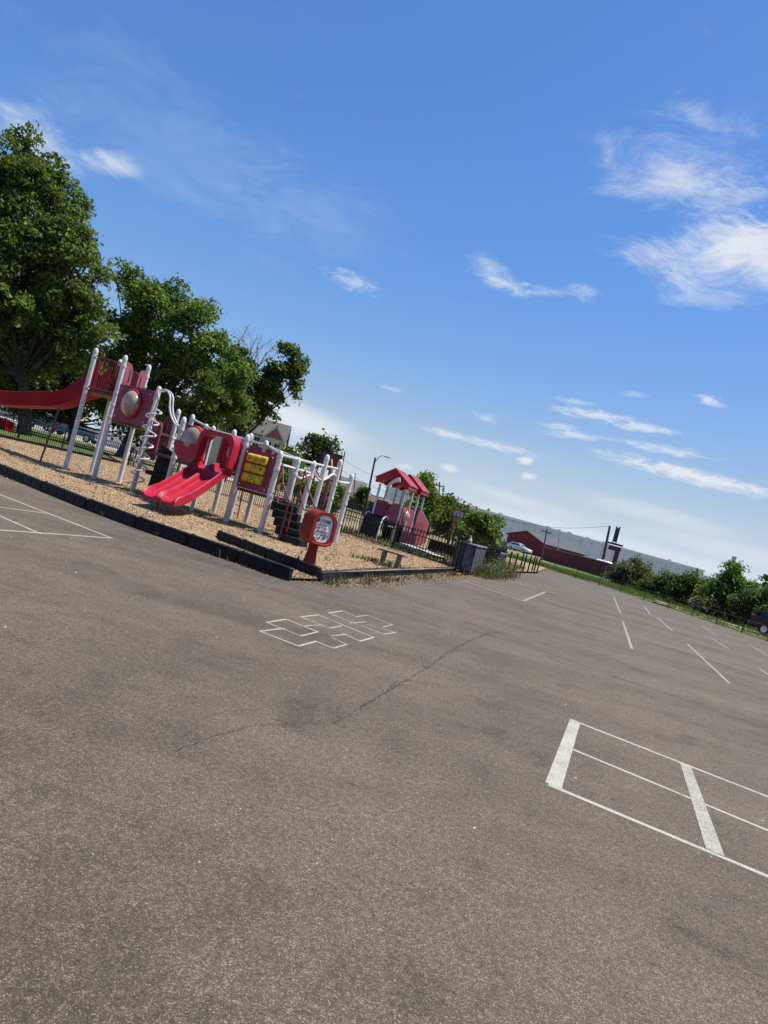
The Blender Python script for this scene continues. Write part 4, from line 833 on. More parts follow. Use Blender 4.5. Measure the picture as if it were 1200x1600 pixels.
tree('shade_tree', 'broad green tree in the middle of the left tree group', base_at(186, 52), blobs([(200, 440, 26), (245, 470, 40), (300, 495, 34), (215, 515, 46), (285, 545, 48), (335, 535, 28), (175, 575, 44), (255, 600, 50), (325, 600, 42), (360, 625, 34), (215, 630, 40), (270, 640, 40), (180, 500, 22), (320, 650, 30), (160, 620, 30), (375, 585, 22)], 52), LEAF_B, 160, .78, .34, .36, nbr=70, nsub=.72, aspect=.5)
tree('shade_tree', 'ragged tree with bare dead limbs on top at the right of the group', base_at(345, 60), blobs([(395, 595, 28), (435, 585, 22), (452, 547, 13), (468, 573, 13), (425, 612, 18), (462, 602, 10), (375, 560, 20), (360, 590, 26), (375, 635, 30), (405, 640, 16)], 60, .8), LEAF_C, 130, .7, .34, .34, nbr=40, nsub=.8,
     dead=[(at(372, 590, 60), at(358, 500, 60), .07), (at(385, 590, 60), at(398, 500, 60.5), .08), (at(392, 590, 60), at(440, 512, 59.5), .08), (at(388, 590, 60), at(418, 500, 61), .07), (at(400, 640, 60), at(428, 655, 60), .06)])
tree('shade_tree', 'dark low tree behind the first play deck', base_at(110, 58), blobs([(20, 600, 40), (75, 590, 46), (135, 600, 46), (190, 640, 36), (60, 625, 30), (240, 665, 26), (100, 630, 24)], 58), LEAF_D, 150, .85, .32, .3, nbr=24)
tree('shade_tree', 'dark round tree far behind, left of the black-framed backboard', base_at(485, 105), blobs([(497, 690, 15), (488, 700, 14), (508, 700, 13), (478, 715, 13), (500, 715, 14)], 105), LEAF_D, 110, 1.2, .55, .3, nbr=12)
tree('shrub', 'mid green bush in front of the far houses, left of the dark round tree', base_at(452, 96), blobs([(450, 712, 13), (465, 716, 12), (440, 722, 12), (458, 730, 14)], 96), LEAF_C, 90, 1.1, .5, .15, 'bush', nbr=8)
tree('shrub', 'garden shrubs with loose leaves behind the stair rails', base_at(470, 50), blobs([(455, 755, 14), (478, 762, 16), (500, 772, 15), (525, 765, 14), (520, 785, 14), (445, 745, 10)], 50), LEAF_B, 110, .6, .28, .08, 'bush', nbr=10)
tree('yard_tree', 'tall pale green tree right behind the train roofs', base_at(668, 62), blobs([(662, 750, 13), (668, 765, 20), (655, 785, 18), (672, 785, 18)], 62), LEAF_B, 110, .75, .34, .18, nbr=14)
tree('yard_tree', 'grey-green thicket tree between train and grey basketball board', base_at(698, 66), blobs([(692, 785, 18), (705, 800, 20), (685, 805, 18), (700, 820, 18), (720, 795, 10)], 66), LEAF_C, 100, .8, .34, .16, nbr=20)
tree('shrub', 'dense bright green round bush beside the grey basketball board', base_at(746, 46), blobs([(748, 815, 20), (736, 828, 18), (762, 825, 17), (748, 838, 20), (770, 838, 9), (730, 842, 12)], 46), LEAF_B, 170, .5, .26, .12, 'bush', nbr=10)
rs = [('sparse grey-olive shrub at the end of the long red wall', 985, 62, [(975, 893, 16), (990, 883, 15), (1002, 895, 15), (962, 900, 11), (985, 903, 16), (1008, 908, 12), (965, 910, 9), (1000, 912, 10)], LEAF_O, 90, 1.),
      ('low green bush right of the olive shrub', 1030, 56, [(1022, 910, 12), (1038, 908, 12), (1032, 920, 12), (1048, 918, 12), (1015, 918, 9), (1045, 928, 9)], LEAF_C, 130, 1.1),
      ('wide leafy bush in the middle of the right hedge', 1070, 52, [(1060, 915, 13), (1076, 914, 14), (1065, 928, 14), (1090, 920, 13), (1085, 934, 12), (1070, 938, 8), (1098, 932, 10)], LEAF_D, 140, 1.1),
      ('big green shrub with an upright top, below the smokestack', 1133, 47, [(1120, 918, 17), (1142, 902, 15), (1150, 889, 9), (1135, 930, 22), (1160, 922, 17), (1110, 934, 14), (1125, 948, 14), (1148, 948, 14), (1158, 940, 12)], LEAF_B, 170, 1.1),
      ('low brushy shrub at the foot of the big shrub', 1105, 46, [(1100, 942, 9), (1112, 948, 9), (1092, 940, 8)], LEAF_O, 120, 1.),
      ('dark bush cut by the right picture edge', 1195, 44, [(1185, 938, 18), (1210, 944, 26), (1190, 955, 18), (1172, 945, 14), (1178, 962, 12), (1204, 966, 16)], LEAF_D, 170, 1.1)]
for lb, bx_, Y_, bl, lf, per, ns_ in rs: tree('shrub', lb, base_at(bx_, Y_, .09), blobs(bl, Y_, .5, 1.2), lf, per, .5, .2, .05, 'bush', 'shrubs along the right verge', nsub=ns_, nbr=14, stems=3)
tree('conifer', 'far dark conifer above the hedge at the right edge', base_at(1194, 120), blobs([(1193, 925, 7), (1196, 912, 5), (1198, 902, 3), (1182, 925, 4)], 120, .2), LEAF_D, 90, .7, .4, .15, nbr=6)
tree('conifer', 'small dark evergreen at the foot of the street lamp', base_at(566, 90), blobs([(567, 766, 5), (566, 774, 7), (565, 782, 8)], 90, .2), LEAF_D, 90, .6, .4, .1, nbr=4)

# weeds and litter along the border
def tufts(name, spots, m, label, h=(.08, .22), nb=26, spread=.12):
    V = []; Fq = []; T = []
    for (x, y, z, s) in spots:
        for _ in range(int(nb * s)):
            a = random.uniform(0, 6.28); px, py = x + random.gauss(0, spread * s), y + random.gauss(0, spread * s); hh = random.uniform(*h) * s ** .5; w = .006 + .006 * random.random(); ln = random.uniform(.1, .7) * hh
            dx, dy = math.cos(a), math.sin(a); i = len(V)
            V += [(px - dy * w, py + dx * w, z), (px + dy * w, py - dx * w, z), (px + dx * ln * .5 + dy * w, py + dy * ln * .5 - dx * w, z + hh * .6), (px + dx * ln * .5 - dy * w, py + dy * ln * .5 + dx * w, z + hh * .6)]
            V += [(px + dx * ln, py + dy * ln, z + hh)]; Fq += [(i, i + 1, i + 2, i + 3), (i + 3, i + 2, i + 4, i + 4)]; T += [random.random()] * 2
    F4 = [f for f in Fq]; me = bpy.data.meshes.new(name); me.from_pydata(V, [], [f if f[2] != f[3] else f[:3] for f in F4]); at_ = me.attributes.new('tint', 'FLOAT', 'FACE'); at_.data.foreach_set('value', np.array(T, np.float32)); me.materials.append(m)
    o = stuff(link(name, me)); o['label'] = label; return o
sp_ = [(-2.22, 11.85, 0, 1.6), (-2.18, 11.78, 0, 1.2), (-1.75, 11.5, 0, .8), (-1.4, 11.28, 0, .8), (-2.9, 12.15, 0, .6), (-3.7, 12.35, 0, .4), (-5.0, 13.1, 0, .3), (-1.0, 12.0, .05, .8), (-.7, 12.1, 0, .8), (-1.3, 12.75, .165, .7), (-.55, 12.4, 0, .7)]
for k in range(46):
    f = random.random(); p = Vector(F2[0]).lerp(Vector(F2[-1]), f); sp_.append((p.x + .12 + random.random() * .25, p.y - .1, 0, random.uniform(.25, .8)))
for k in range(60):
    p = Vector((.5, 16.7)) + Vector((random.gauss(0, .6), random.gauss(0, .5))); sp_.append((p.x, p.y, .165, random.uniform(.3, .7)))
for k in range(40): sp_.append((random.uniform(-8, 1), random.uniform(12.5, 22), .165, random.uniform(.15, .4)))
sp_ = [s for s in sp_ if s[2] == 0 or in_poly(np.array([[s[0], s[1]]]), MUi)[0]]
tufts('weeds', sp_, WEED, 'short weeds along the black border and around the bench', (.05, .20), 22, .08)
sp_ = []
for k in range(90):
    f = random.random() ** 1.2; p = Vector((3.3, 24.2)).lerp(Vector((5.9, 31.5)), f); sp_.append((p.x + random.uniform(-.2, .7), p.y, 0, random.uniform(.4, 1.6)))
tufts('tall_weeds', sp_, WEED, 'tall grey-green weeds growing in front of the cabinets', (.12, .55), 8, .16)
wp = [(Vector((3.5 + 2.2 * f, 24.4 + 6.6 * f)) + Vector((random.uniform(-.1, .55), random.uniform(-.3, .3))), random.uniform(.12, .30)) for f in [random.random() for _ in range(70)]]
wc = np.concatenate([np.column_stack([p.x + rng.normal(size=70) * q * .7, p.y + rng.normal(size=70) * q * .7, np.abs(rng.normal(size=70)) * q * 1.25 + .03]) for p, q in wp])
Vw, Fw = leaf_quads(wc, .085, .3, .45); stuff(pydata_quads('leafy_weeds', Vw, Fw, LEAF_O, rng.random(len(wc))))['label'] = 'leafy grey-green weeds at the foot of the grey cabinets'
sp_ = [(random.uniform(-3, 4), random.uniform(24, 33), .1, random.uniform(.5, 1.2)) for k in range(220)] + [(random.uniform(6, 9.5), random.uniform(36, 43), .1, random.uniform(.6, 1.6)) for k in range(60)]
sp_ = [s for s in sp_ if s[0] < 2.6 + (s[1] - 23.4) * .35 - .2]
tufts('dry_grass', sp_, make_leaf('dry_grass', (.12, .10, .04), (.26, .22, .10), trans=.2), 'tufts of dry grass in the train yard', (.06, .22), 26, .16)
sp_ = []
for k in range(1500):
    y = random.uniform(31, 66); xe = np.interp(y, [30, 38, 45, 53, 58.8, 66], [20.1, 19.2, 18.5, 17.6, 14.6, 10.2]); off = random.random() ** 1.6 * 9; sp_.append((xe + .1 + off, y, .09, random.uniform(.3, 1.0) if y < 52 and off < 4 else random.uniform(.6, 1.8))) if not (y < 50 and (1.4 < off < 3.2 or random.random() < .45)) else None
tufts('verge_grass', sp_, make_leaf('verge_blades', (.05, .085, .014), (.13, .19, .04), trans=.3), 'rough green grass on the verge beyond the lot', (.10, .32), 22, .25)
lit = [(-1.45, 10.75), (-.5, 11.7), (.3, 13.4), (1.3, 16.8), (2.7, 21.0), (4.3, 26.5), (3.8, 26.7), (1.9, 21.9), (.1, 15.4), (-.8, 12.0), (-1.1, 11.2)]
chips('leaf_litter', lit, 60000, .006, .015, .05, STRAW, (-1.6, 4.5, 10.6, 27), 'dry leaves and chips spilled along the foot of the side border', .015)
lit2 = [(-9.0, 16.2), (-1.2, 11.0), (-1.25, 10.85), (-9.2, 16.0)]
chips('chip_spill', lit2, 26000, .006, .012, .04, STRAW, (-9, -1, 10.8, 16.2), 'wood chips spilled along the foot of the front border', .01)

# ---------------------------------------------------------------- edge fence of the lot: posts and wires
EP = [gp(863, 891), gp(897, 903), gp(933, 915), gp(966, 926), gp(1002, 938), gp(1040, 951), gp(1077, 963), gp(1115, 975), gp(1155, 988), gp(1195, 1001)]
EF = thing('wire_fence', 'low wire fence on thin dark posts along the far edge of the lot', 'fence', (EP[0].x, EP[0].y, 0))
for p in EP: MB().tube([(p.x - EP[0].x + .12, p.y - EP[0].y, -.1), (p.x - EP[0].x + .12, p.y - EP[0].y, .80)], .02, 6).build('post', BLKM, EF)
for z in (.35, .72): MB().tube([(p.x - EP[0].x + .12, p.y - EP[0].y, z) for p in EP], .0035, 4).build('wire', GALV, EF)

# ---------------------------------------------------------------- vehicles
def car(name, label, loc, rz, paint, kind='car', L_=4.5, H_=1.5, W_=1.8):
    o = thing(name, label, 'car' if kind != 'pickup' else 'pickup truck', loc, rz)
    if kind == 'car': low = [(0, .32), (L_, .32), (L_, .62), (L_ - .1, .85), (L_ - 1.15, .98), (.55, 1.0), (.05, .9), (0, .6)]; cab = [(.35, .98), (L_ - 1.25, .96), (L_ - 1.95, H_ - .05), (L_ - 2.4, H_), (1.1, H_), (.75, H_ - .05)]
    elif kind == 'suv': low = [(0, .40), (L_, .40), (L_, .85), (L_ - .1, 1.05), (L_ - 1.2, 1.15), (.1, 1.15), (0, .9)]; cab = [(.08, 1.14), (L_ - 1.25, 1.14), (L_ - 1.85, H_ - .05), (L_ - 2.3, H_), (.35, H_), (.2, H_ - .05)]
    else: low = [(0, .45), (L_, .45), (L_, .95), (L_ - .1, 1.15), (L_ - 1.3, 1.22), (0, 1.20)]; cab = [(1.9, 1.2), (L_ - 1.4, 1.2), (L_ - 1.95, H_ - .06), (L_ - 2.4, H_), (2.15, H_), (1.98, H_ - .06)]
    b = MB(); b.prism(low, -W_ / 2, W_ / 2); b = b.build('body', paint, o)
    m_ = b.modifiers.new('round', 'BEVEL'); m_.width = .06; m_.segments = 2; m_.limit_method = 'ANGLE'
    zc0 = cab[0][1]; 
    c = MB(); cx = sum(a for a, z in cab) / len(cab)
    n = len(cab); tw = lambda z: W_ / 2 * (1 - .16 * (z - zc0) / (H_ - zc0)) - .03
    c.add([(a, -tw(z), z) for a, z in cab] + [(a, tw(z), z) for a, z in cab], [tuple(range(n)), tuple(range(2 * n - 1, n - 1, -1))] + [(i, n + i, n + (i + 1) % n, (i + 1) % n) for i in range(n)])
    c = c.build('cabin', paint, o)
    def win(pts, s):
        w = MB(); w.add([(a, s * (tw(z) + .012), z) for a, z in pts], [tuple(range(len(pts)))]); w.build('window', GLASS, c)
    a0, a1 = cab[0][0], cab[1][0]; zt = H_ - .12; zb = zc0 + .06; at0 = cab[-2][0]; at1 = cab[3][0]; mid = (a0 + a1) / 2
    for s in (-1, 1):
        win([(a0 + .25, zb), (mid - .05, zb), (mid - .05, zt), (at0 + .12, zt)], s); win([(mid + .05, zb), (a1 - .3, zb), (at1 - .02, zt), (mid + .05, zt)], s)
    for (p, q) in ((cab[1], cab[2]), (cab[0], cab[-1])):
        w = MB(); e = .02 if p is cab[1] else -.02
        w.add([(p[0] + e - (p[0] - q[0]) * .12, s * (tw(p[1]) - .12), p[1] + (q[1] - p[1]) * .12 + .01) for s in (-1, 1)] + [(p[0] + e - (p[0] - q[0]) * .92, s * (tw(q[1]) - .12), p[1] + (q[1] - p[1]) * .92 + .01) for s in (1, -1)], [(0, 1, 2, 3)]); w.build('windscreen', GLASS, c)
    wr = .33 if kind == 'car' else .39
    for a in (.85, L_ - .9):
        for s in (-1, 1):
            w = MB(); w.lathe([(wr * .6, -.12), (wr, -.11), (wr, .11), (wr * .6, .12)], (a, s * (W_ / 2 - .09), wr), 16, 'Y'); w = w.build('wheel', TYRE, o)
            k = MB(); k.lathe([(wr * .62, -.02), (wr * .5, .03), (wr * .2, .01), (.0, .02)], (a, s * (W_ / 2 + .025), wr), 12, 'Y'); k.build('rim', CHROME, w)
    for s in (-1, 1):
        MB().box((L_ - .02, s * (W_ / 2 - .28), low[2][1] + .06), (.08, .4, .14), bev=.02).build('headlight', mat('lamp_glass', (.7, .7, .7), .1), o); MB().box((.02, s * (W_ / 2 - .15), .88), (.06, .2, .22), bev=.02).build('tail_light', mat('tail_red', (.35, .01, .01), .2), o)
        MB().box((a1 - .35, s * (W_ / 2 + .08), zc0 + .1), (.1, .16, .12), bev=.02).build('mirror', paint, o)
    MB().box((L_ + .01, 0, .5), (.1, W_ * .92, .22), bev=.03).build('bumper', GALV, o); MB().box((-.01, 0, .5), (.1, W_ * .92, .2), bev=.03).build('bumper', GALV, o)
    return o
BLUEP = mat('slate_blue_car_paint', (.075, .11, .19), .25, .2, var=.04, spec=.6); BLKP = mat('black_car_paint', (.012, .013, .016), .2, .1, var=.04, spec=.6); WHP = mat('white_car_paint', (.72, .73, .75), .25, var=.03, spec=.6)
c = Vector(base_at(152, 74)); car('pickup_truck', 'slate blue pickup truck parked under the trees beyond the left fence', (c.x, c.y, .06), R(177), BLUEP, 'pickup', 5.6, 1.85, 1.95)
c = Vector(base_at(92, 78)); car('parked_car', 'black SUV parked beside the blue pickup under the trees', (c.x, c.y, .06), R(150), BLKP, 'suv', 4.7, 1.8, 1.9)
c = Vector(base_at(794, 126)); car('parked_car', 'white hatchback parked on the grass before the red gabled building', (c.x, c.y, .0), R(-40), WHP, 'car', 4.3, 1.5, 1.75)
c = Vector(base_at(1176, 39)); car('parked_car', 'dark car half hidden in the hedge at the right edge', (c.x, c.y, .09), R(-50), BLKP, 'car', 4.4, 1.35, 1.75)

# ---------------------------------------------------------------- buildings
BEIGE = mat('beige_siding', (.50, .44, .33), .85, var=.06, stretch=(1, 1, 12)); ROOFG = mat('grey_shingles', (.11, .10, .095), .9, var=.2, vscale=3); TRIM = mat('white_trim', (.70, .69, .66), .6); RUSTW = mat('russet_gable', (.33, .12, .07), .85)
def window(o, x, y, z, w, h, parent_wall):
    f = MB(); f.box((x, y - .03, z), (w + .22, .08, h + .22)); f = f.build('window', TRIM, o)
    for i in (-1, 1):
        for k in (-.25, .25): MB().box((x + i * w / 4, y - .08, z + k * h), (w / 2 - .05, .03, h / 2 - .05)).build('pane', GLASS, f)
def house(label, loc, rz, Wd, Dp, H, rh, wins, gables=()):
    o = thing('house', label, 'house', loc, rz)
    w = MB(); w.box((0, Dp / 2, H / 2), (Wd, Dp, H)); w.prism([(-Dp / 2, H), (Dp / 2, H), (0, H + rh)], -Wd / 2 + .05, Wd / 2 - .05, lambda a, z, d: (d, Dp / 2 + a, z)); w.build('wall', BEIGE, o)
    r_ = MB()
    for s in (-1, 1): r_.prism([(0, H + rh + .12), (s * (Dp / 2 + .5), H - .30), (s * (Dp / 2 + .5), H - .48), (0, H + rh - .06)], -Wd / 2 - .4, Wd / 2 + .4, lambda a, z, d: (d, Dp / 2 + a, z))
    r_ = r_.build('roof', ROOFG, o)
    for (x, wd, gh) in gables:
        g_ = MB(); g_.prism([(x - wd / 2, H - .4), (x + wd / 2, H - .4), (x, H - .4 + gh)], -.5, Dp * .45); g_ = g_.build('gable', RUSTW, o)
        q = MB()
        for s in (-1, 1): q.prism([(x, H - .4 + gh + .15), (x + s * (wd / 2 + .35), H - .65), (x + s * (wd / 2 + .35), H - .85), (x, H - .4 + gh - .06)], -.75, Dp * .45)
        q.build('gable_roof', ROOFG, o)
        q = MB()
        for s in (-1, 1): q.prism([(x, H - .4 + gh + .02), (x + s * (wd / 2 + .3), H - .72), (x + s * (wd / 2 + .3), H - .95), (x, H - .4 + gh - .25)], -.80, -.74)
        q.build('barge_board', TRIM, o)
        c_ = MB(); c_.box((x, -.25, (H - .4) / 2), (wd, .5, H - .4)); c_.build('bay', BEIGE, o)
    for (x, y, z, w_, h_) in wins: window(o, x, y, z, w_, h_, None)
    return o
c = at(443, 690, 135) - Vector((5.1, 0, 0))
house('beige house with russet gables and white-framed windows rising behind the climbing frame', (c.x, c.y, -.1), R(6), 10.4, 9, 9.2, 3.0,
      [(2.4, -.5, 7.2, 1.1, 1.6), (4.1, -.5, 7.2, 1.1, 1.6), (.1, 0, 7.4, 1.1, 1.8), (-2.6, -.5, 7.6, 1.1, 1.5), (3.2, -.5, 2.6, 1.2, 1.5), (-1, 0, 2.6, 1.2, 1.5)], [(3.2, 3.9, 2.4), (-2.6, 2.3, 1.6)])
c = at(355, 640, 155); house('large beige house behind the ragged tree', (c.x, c.y, -.1), R(6), 12, 11, 10, 3.6, [(0, 0, 8.5, 1.3, 1.8), (3, 0, 8.5, 1.3, 1.8), (-3, 0, 8.5, 1.3, 1.8)])
c = at(40, 560, 100); house('tan house mostly hidden behind the tallest tree', (c.x, c.y, -.1), R(10), 15, 10, 8, 4, [(0, 0, 6, 1.5, 1.6), (4, 0, 6, 1.5, 1.6), (-4, 0, 6, 1.5, 1.6), (2, 0, 2.5, 1.5, 1.6)], [(4, 5, 2.6)])
c = at(556, 765, 170); house('small distant house with pale gable left of the street lamp', (c.x, c.y, -.1), R(35), 9, 8, 3.5, 2.6, [(1, 0, 2, 1.2, 1.2)])
# white board fence on the left
vf = Vector(base_at(150, 84)); wf = thing('board_fence', 'white board fence behind the parked pickup and lawn', 'fence', (vf.x, vf.y, .05), R(-8))
VIN = mat('white_vinyl', (.66, .64, .58), .6, var=.06)
for k in range(34): MB().box((.31 * k, 0, .85), (.27, .04, 1.7)).build('board', VIN, wf)
for k in range(5): MB().box((2.6 * k, .06, .9), (.12, .12, 1.85)).build('post', VIN, wf)
for z in (.3, 1.4): MB().box((5.2, .04, z), (10.5, .05, .1)).build('rail', VIN, wf)
# dark screen fence and earth bank in the distance between frame and train
c0, c1 = Vector(base_at(540, 100)), Vector(base_at(610, 92)); d = c1 - c0
sf = thing('screen_fence', 'long dark screened fence in front of the brown bank, left of the train', 'fence', (c0.x, c0.y, 0), math.atan2(d.y, d.x))
k = 6
for i in range(k): MB().box((d.length / k * (i + .5), 0, .95), (d.length / k - .08, .05, 1.7)).build('panel', mat('dark_screen', (.03, .03, .035), .8), sf)
for i in range(k + 1): MB().box((d.length / k * i, 0, 1.0), (.08, .08, 2.0)).build('post', BLKM, sf)
bk = MB(); p0, p1 = Vector(base_at(520, 125)), Vector(base_at(640, 112)); t = (p1 - p0).normalized(); nn = Vector((-t.y, t.x, 0))
bk.prism([(-4, 0), (0, 2.7), (6, 2.9), (12, 0)], 0, (p1 - p0).length, lambda a, z, dd: (p0.x + t.x * dd + nn.x * a, p0.y + t.y * dd + nn.y * a, z)); struct(bk.build('earth_bank', mat('brown_earth', (.20, .13, .07), .95, var=.25, vscale=.6)))
# red gabled building with grey roof, and the long red wall
REDW = mat('red_siding', (.22, .018, .024), .8, var=.12, stretch=(12, 12, 1), vscale=2); SLATE = mat('slate_roof', (.075, .08, .09), .85, var=.2, vscale=2)
g0, g1 = Vector(base_at(789, 146)), Vector(base_at(846, 133)); d = g1 - g0; Wd = d.length; rz = math.atan2(d.y, d.x)
rb = thing('red_building', 'low red gabled building with dark grey roof before the warehouse', 'building', (g0.x, g0.y, -.05), rz)
He = 2.8; Ha = 4.1; xr = Wd * .52
w = MB(); w.prism([(0, 0), (Wd, 0), (Wd, He - .2), (xr, Ha), (0, He)], 0, 9); w.build('wall', REDW, rb)
for k in range(16): MB().box((Wd * (k + .5) / 16, -.03, 1.3), (Wd / 16 - .1, .04, 2.4)).build('siding_board', REDW, rb)
MB().prism([(xr, Ha + .25), (Wd + .4, He - .15), (Wd + .4, He - .35), (xr, Ha + .02)], -.4, 9.4).build('roof', SLATE, rb); MB().prism([(xr, Ha + .24), (-.4, He + .05), (-.4, He - .15), (xr, Ha + .01)], -.4, 9.4).build('roof', SLATE, rb)
q = MB(); q.box((Wd * .33, -.06, 1.1), (1.0, .05, 2.1)); q = q.build('door', mat('dark_door', (.05, .02, .02), .6), rb); MB().box((Wd * .33 + .35, -.11, 1.1), (.06, .05, .15)).build('handle', GALV, q)
w0, w1 = Vector(base_at(846, 108)), Vector(base_at(952, 84)); d = w1 - w0
rw = thing('red_wall', 'long dark red board wall running right to the olive shrub', 'wall', (w0.x, w0.y, 0), math.atan2(d.y, d.x))
RW = mat('maroon_boards', (.13, .022, .022), .85, var=.16, vscale=3); k = 44
for i in range(k): MB().box((d.length / k * (i + .5), random.uniform(-.02, .02), .95), (d.length / k - .03, .08, 1.9)).build('board', RW, rw)
MB().box((d.length / 2, 0, 1.95), (d.length, .2, .1)).build('cap_rail', mat('pale_cap', (.36, .22, .20), .8), rw); MB().box((d.length / 2, .12, .9), (d.length, .06, 1.7)).build('backing', RW, rw)
db = Vector(base_at(787, 130)); dbo = thing('skip_container', 'blue metal skip left of the white hatchback', 'skip', (db.x, db.y, 0), R(-10)); dbo.scale = (.5, .6, .75); BLUM = mat('blue_skip', (.02, .06, .25), .5, var=.15)
MB().prism([(-1.6, .1), (1.6, .1), (2.0, 1.4), (-2.0, 1.4)], -.9, .9).build('body', BLUM, dbo); MB().box((0, 0, 1.43), (4.1, 1.95, .1), bev=.02).build('rim', BLUM, dbo)
for x in (-1, 0, 1): MB().box((x, -.95, .75), (.12, .1, 1.2)).build('rib', BLUM, dbo)
# warehouse
WG = mat('grey_metal_wall', (.74, .72, .67), .7, var=.06, vscale=.4); WT = mat('pale_parapet', (.78, .77, .74), .6, var=.05)
a0, a1 = at(640, 775, 285), at(1100, 892, 318); d = Vector((a1.x - a0.x, a1.y - a0.y)); Ln = d.length; Hh = 11.0
wh = thing('warehouse', 'very long pale grey warehouse along the horizon on the right', 'warehouse', (a0.x, a0.y, -.5), math.atan2(d.y, d.x))
MB().box((Ln / 2, 20, Hh / 2), (Ln, 40, Hh)).build('wall', WG, wh); MB().box((Ln / 2, 20, Hh + .15), (Ln + .6, 40.6, .9)).build('parapet', WT, wh)
for i in range(26): MB().box((Ln * (i + .5) / 26, -.12, Hh / 2 - .3), (.35, .24, Hh - .6)).build('pilaster', WG, wh)
for i in range(25): MB().box((Ln * (i + 1) / 26, -.04, Hh * .44), (Ln / 26 - .5, .08, Hh * .86)).build('wall_panel', mat('grey_panel', (.72, .705, .66), .7, var=.05, vscale=.3), wh)
for f in (.16, .21, .30, .46, .50, .535, .60, .66, .90): MB().box((Ln * f, 6, Hh + .9), (random.uniform(.6, 2.2), 1.2, random.uniform(.5, 1.1))).build('roof_vent', GALV, wh)
MB().box((Ln * .81, -.06, 8.0), (1.4, .12, .8)).build('wall_lamp', BLKM, wh)
lw = thing('low_warehouse', 'lower right end block of the grey warehouse behind the hedge', 'warehouse', (a1.x - 12, a1.y + 6, -.5), math.atan2(d.y, d.x))
MB().box((22, 15, 4.7), (44, 30, 9.4)).build('wall', WG, lw); MB().box((22, 15, 9.5), (44.4, 30.4, .4)).build('parapet', WT, lw)
for x in (16, 30, 36): MB().box((x, 2, 10.1), (3, 2, .9)).build('roof_vent', BLKM, lw)
for x in (8, 20, 32): MB().box((x, -.05, 2), (4, .1, 4)).build('dock_door', mat('dock_grey', (.25, .25, .25), .7), lw)
s0 = at(1141, 895, 300); st = thing('smokestack', 'single pale grey smokestack above the right hedge', 'chimney', (s0.x, s0.y, 0)); hh = at(1145, 869, 300).z
MB().tube([(0, 0, 0), (0, 0, hh)], 1.0, 12, r2=.8).build('shaft', mat('pale_stack', (.50, .46, .44), .8), st); MB().lathe([(.8, hh - .8), (.95, hh - .7), (.95, hh), (.7, hh)], n=12).build('rim', mat('pale_stack', (.5, .46, .44), .8), st)
# pylon sign: red steel post with an offset dark column
p0 = Vector(base_at(953, 92)); py = thing('pylon_sign', 'red steel pylon carrying a dark lattice sign column above the wall end', 'sign', (p0.x, p0.y, 0), R(-10))
tz = at(957.5, 857, 92).z; topz = at(959.5, 824, 92).z
MB().box((0, 0, tz / 2), (.55, .45, tz)).build('post', mat('pylon_red', (.10, .022, .02), .6, var=.2), py); MB().box((-.42, 0, tz + .05), (1.5, .5, .55)).build('arm', mat('pylon_red', (.1, .02, .02), .6), py); MB().box((-.5, 0, tz + .62), (1.9, .7, .22)).build('platform', BLKM, py)
for sx in (-.85, -.45):
    MB().box((sx, 0, (tz + topz) / 2 + .45), (.12, .3, topz - tz - .4)).build('upright', BLKM, py)
for k in range(7): MB().box((-.65, 0, tz + 1.0 + k * (topz - tz - .9) / 7), (.4, .22, .14)).build('cross_piece', BLKM, py)
MB().box((-.65, .08, (tz + topz) / 2 + .5), (.3, .05, topz - tz - .8)).build('sign_panel', mat('pale_panel', (.5, .5, .52), .5), py)
tk = Vector(base_at(938, 91)); tko = thing('tank_trailer', 'white tank roof showing above the red wall beside the pylon', 'tank', (tk.x, tk.y, 0), R(-14))
MB().lathe([(.0, -1.1), (.3, -1.05), (.42, -.9), (.42, .9), (.3, 1.05), (.0, 1.1)], (0, 0, 1.75), 14, 'X').build('tank', WHP, tko); MB().box((0, 0, 2.2), (.5, .3, .10), bev=.03).build('hatch', WHP, tko)
for x in (-.6, .6): MB().box((x, 0, .7), (.15, .6, 1.5)).build('support', BLKM, tko)
# poles, lamps, wires
POLE = mat('pole_wood', (.10, .085, .075), .9, var=.25)
def upole(label, bx_, by_top, Y, r0=.16, cross=True, lean=None, m=POLE):
    b_ = Vector(base_at(bx_, Y, 0)); tp_ = at(by_top[0], by_top[1], Y); o = thing('utility_pole', label, 'utility pole', b_)
    t_ = tp_ - b_; MB().tube([(0, 0, -.3), t_], r0, 8, r2=r0 * .7).build('shaft', m, o)
    if cross: MB().box(t_ - Vector((0, 0, .5)), (1.8, .12, .14), rz=R(25)).build('cross_arm', m, o); [MB().lathe([(.05, 0), (.07, .08), (.03, .2)], t_ + Vector((x * math.cos(R(25)), x * math.sin(R(25)), -.43)), 6).build('insulator', GALV, o) for x in (-.7, 0, .7)]
    else: MB().lathe([(r0 * .8, 0), (r0 * .5, .1)], t_, 8).build('cap', GALV, o)
    return tp_
q1 = upole('dark utility pole beside the pylon sign', 937, (953, 822), 95, .22, False); q2 = upole('utility pole in front of the red gabled building', 846, (855, 826), 100, .12)
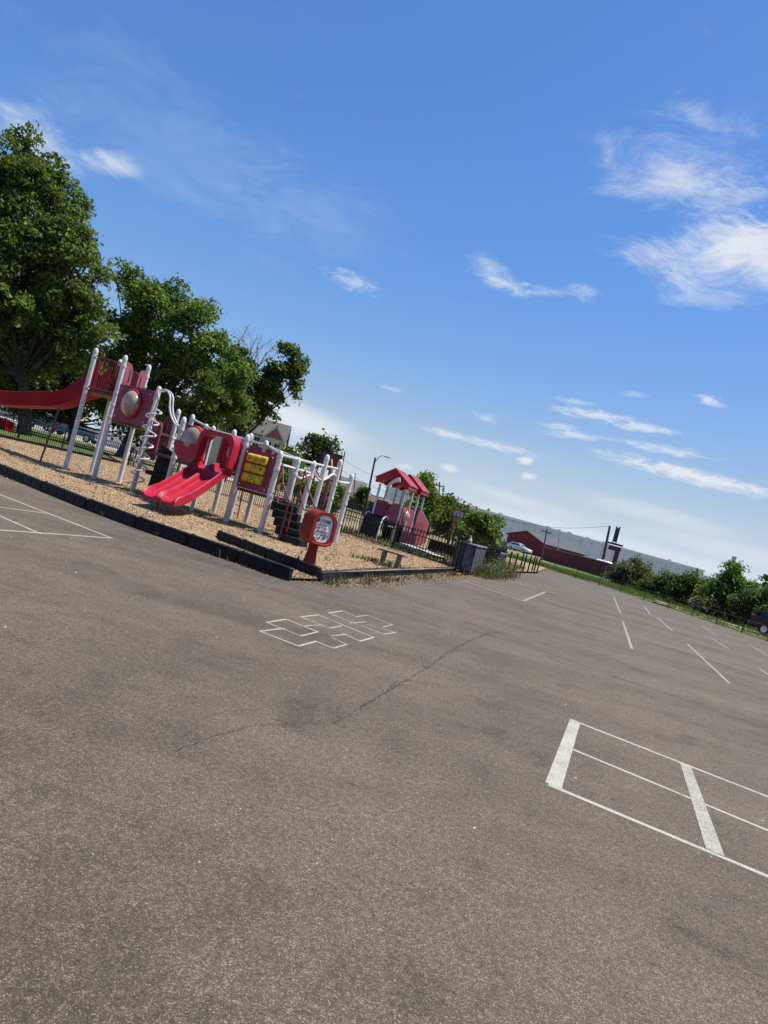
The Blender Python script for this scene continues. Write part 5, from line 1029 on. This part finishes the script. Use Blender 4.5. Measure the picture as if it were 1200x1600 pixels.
q3 = upole('short pole with white base behind the red wall', 871, (873, 843), 104, .1, False, m=GALV); q4 = upole('brown leaning pole standing in the right hedge', 1082, (1090, 888), 120, .22, False)
q5 = upole('thin pole left of the street lamp above the climbing frame', 524, (539, 706), 110, .13, False); q6 = upole('utility pole behind the trees right of the train', 683, (687, 753), 95, .13)
q7 = upole('small utility pole far behind the bush by the grey hoop', 713, (716, 776), 130, .13); q8 = upole('thin grey pole on the right of the climbing frame', 552, (555, 740), 120, .1, False)
def lamp(label, bx_, tp_, arm_end, Y, r0=.12):
    b_ = Vector(base_at(bx_, Y, 0)); t_ = at(*tp_, Y) - b_; e_ = at(*arm_end, Y) - b_; o = thing('street_lamp', label, 'street lamp', b_)
    MB().tube([(0, 0, -.2), t_], r0, 8, r2=r0 * .75).build('shaft', BLKM, o); MB().tube(arc([t_ - Vector((0, 0, .6)), t_.lerp(e_, .5) + Vector((0, 0, .1)), e_], 4), .05, 6).build('arm', GALV, o)
    MB().box(e_ + Vector((.25, 0, -.03)), (.7, .28, .12), bev=.03).build('lamp_head', GALV, o)
lamp('dark street lamp with a curved arm left of the train roofs', 568, (586.5, 715), (602, 713), 75); lamp('small street lamp above the tree right of the train', 662, (671, 737), (677, 739.5), 90, .1)
def wire(p, q, sag, label):
    pts = [p.lerp(q, k / 14) - Vector((0, 0, sag * 4 * (k / 14) * (1 - k / 14))) for k in range(15)]; tag(MB().tube(pts, .022, 4).build('overhead_wire', BLKM), label, 'wire', 'overhead wires')
wire(q7, q1, 2.2, 'long overhead wire sagging in front of the warehouse roof'); wire(q5 - Vector((0, 0, 1.2)), q7, 1.5, 'upper overhead wire above the train roofs'); wire(q5 - Vector((0, 0, 2.8)), q7 - Vector((0, 0, 1.4)), 1.5, 'lower overhead wire behind the train roofs')
# far town on the horizon
tn = MB(); rs_ = random.Random(3)
c0 = at(540, 790, 700); c1 = at(640, 800, 700)
struct(MB().prism([(-400, 0), (-250, 7), (-120, 11), (0, 13), (150, 10), (300, 14), (500, 9), (800, 0)], 900, 1000).build('hills', mat('far_trees', (.06, .09, .06), .95, var=.3, vscale=.05)))
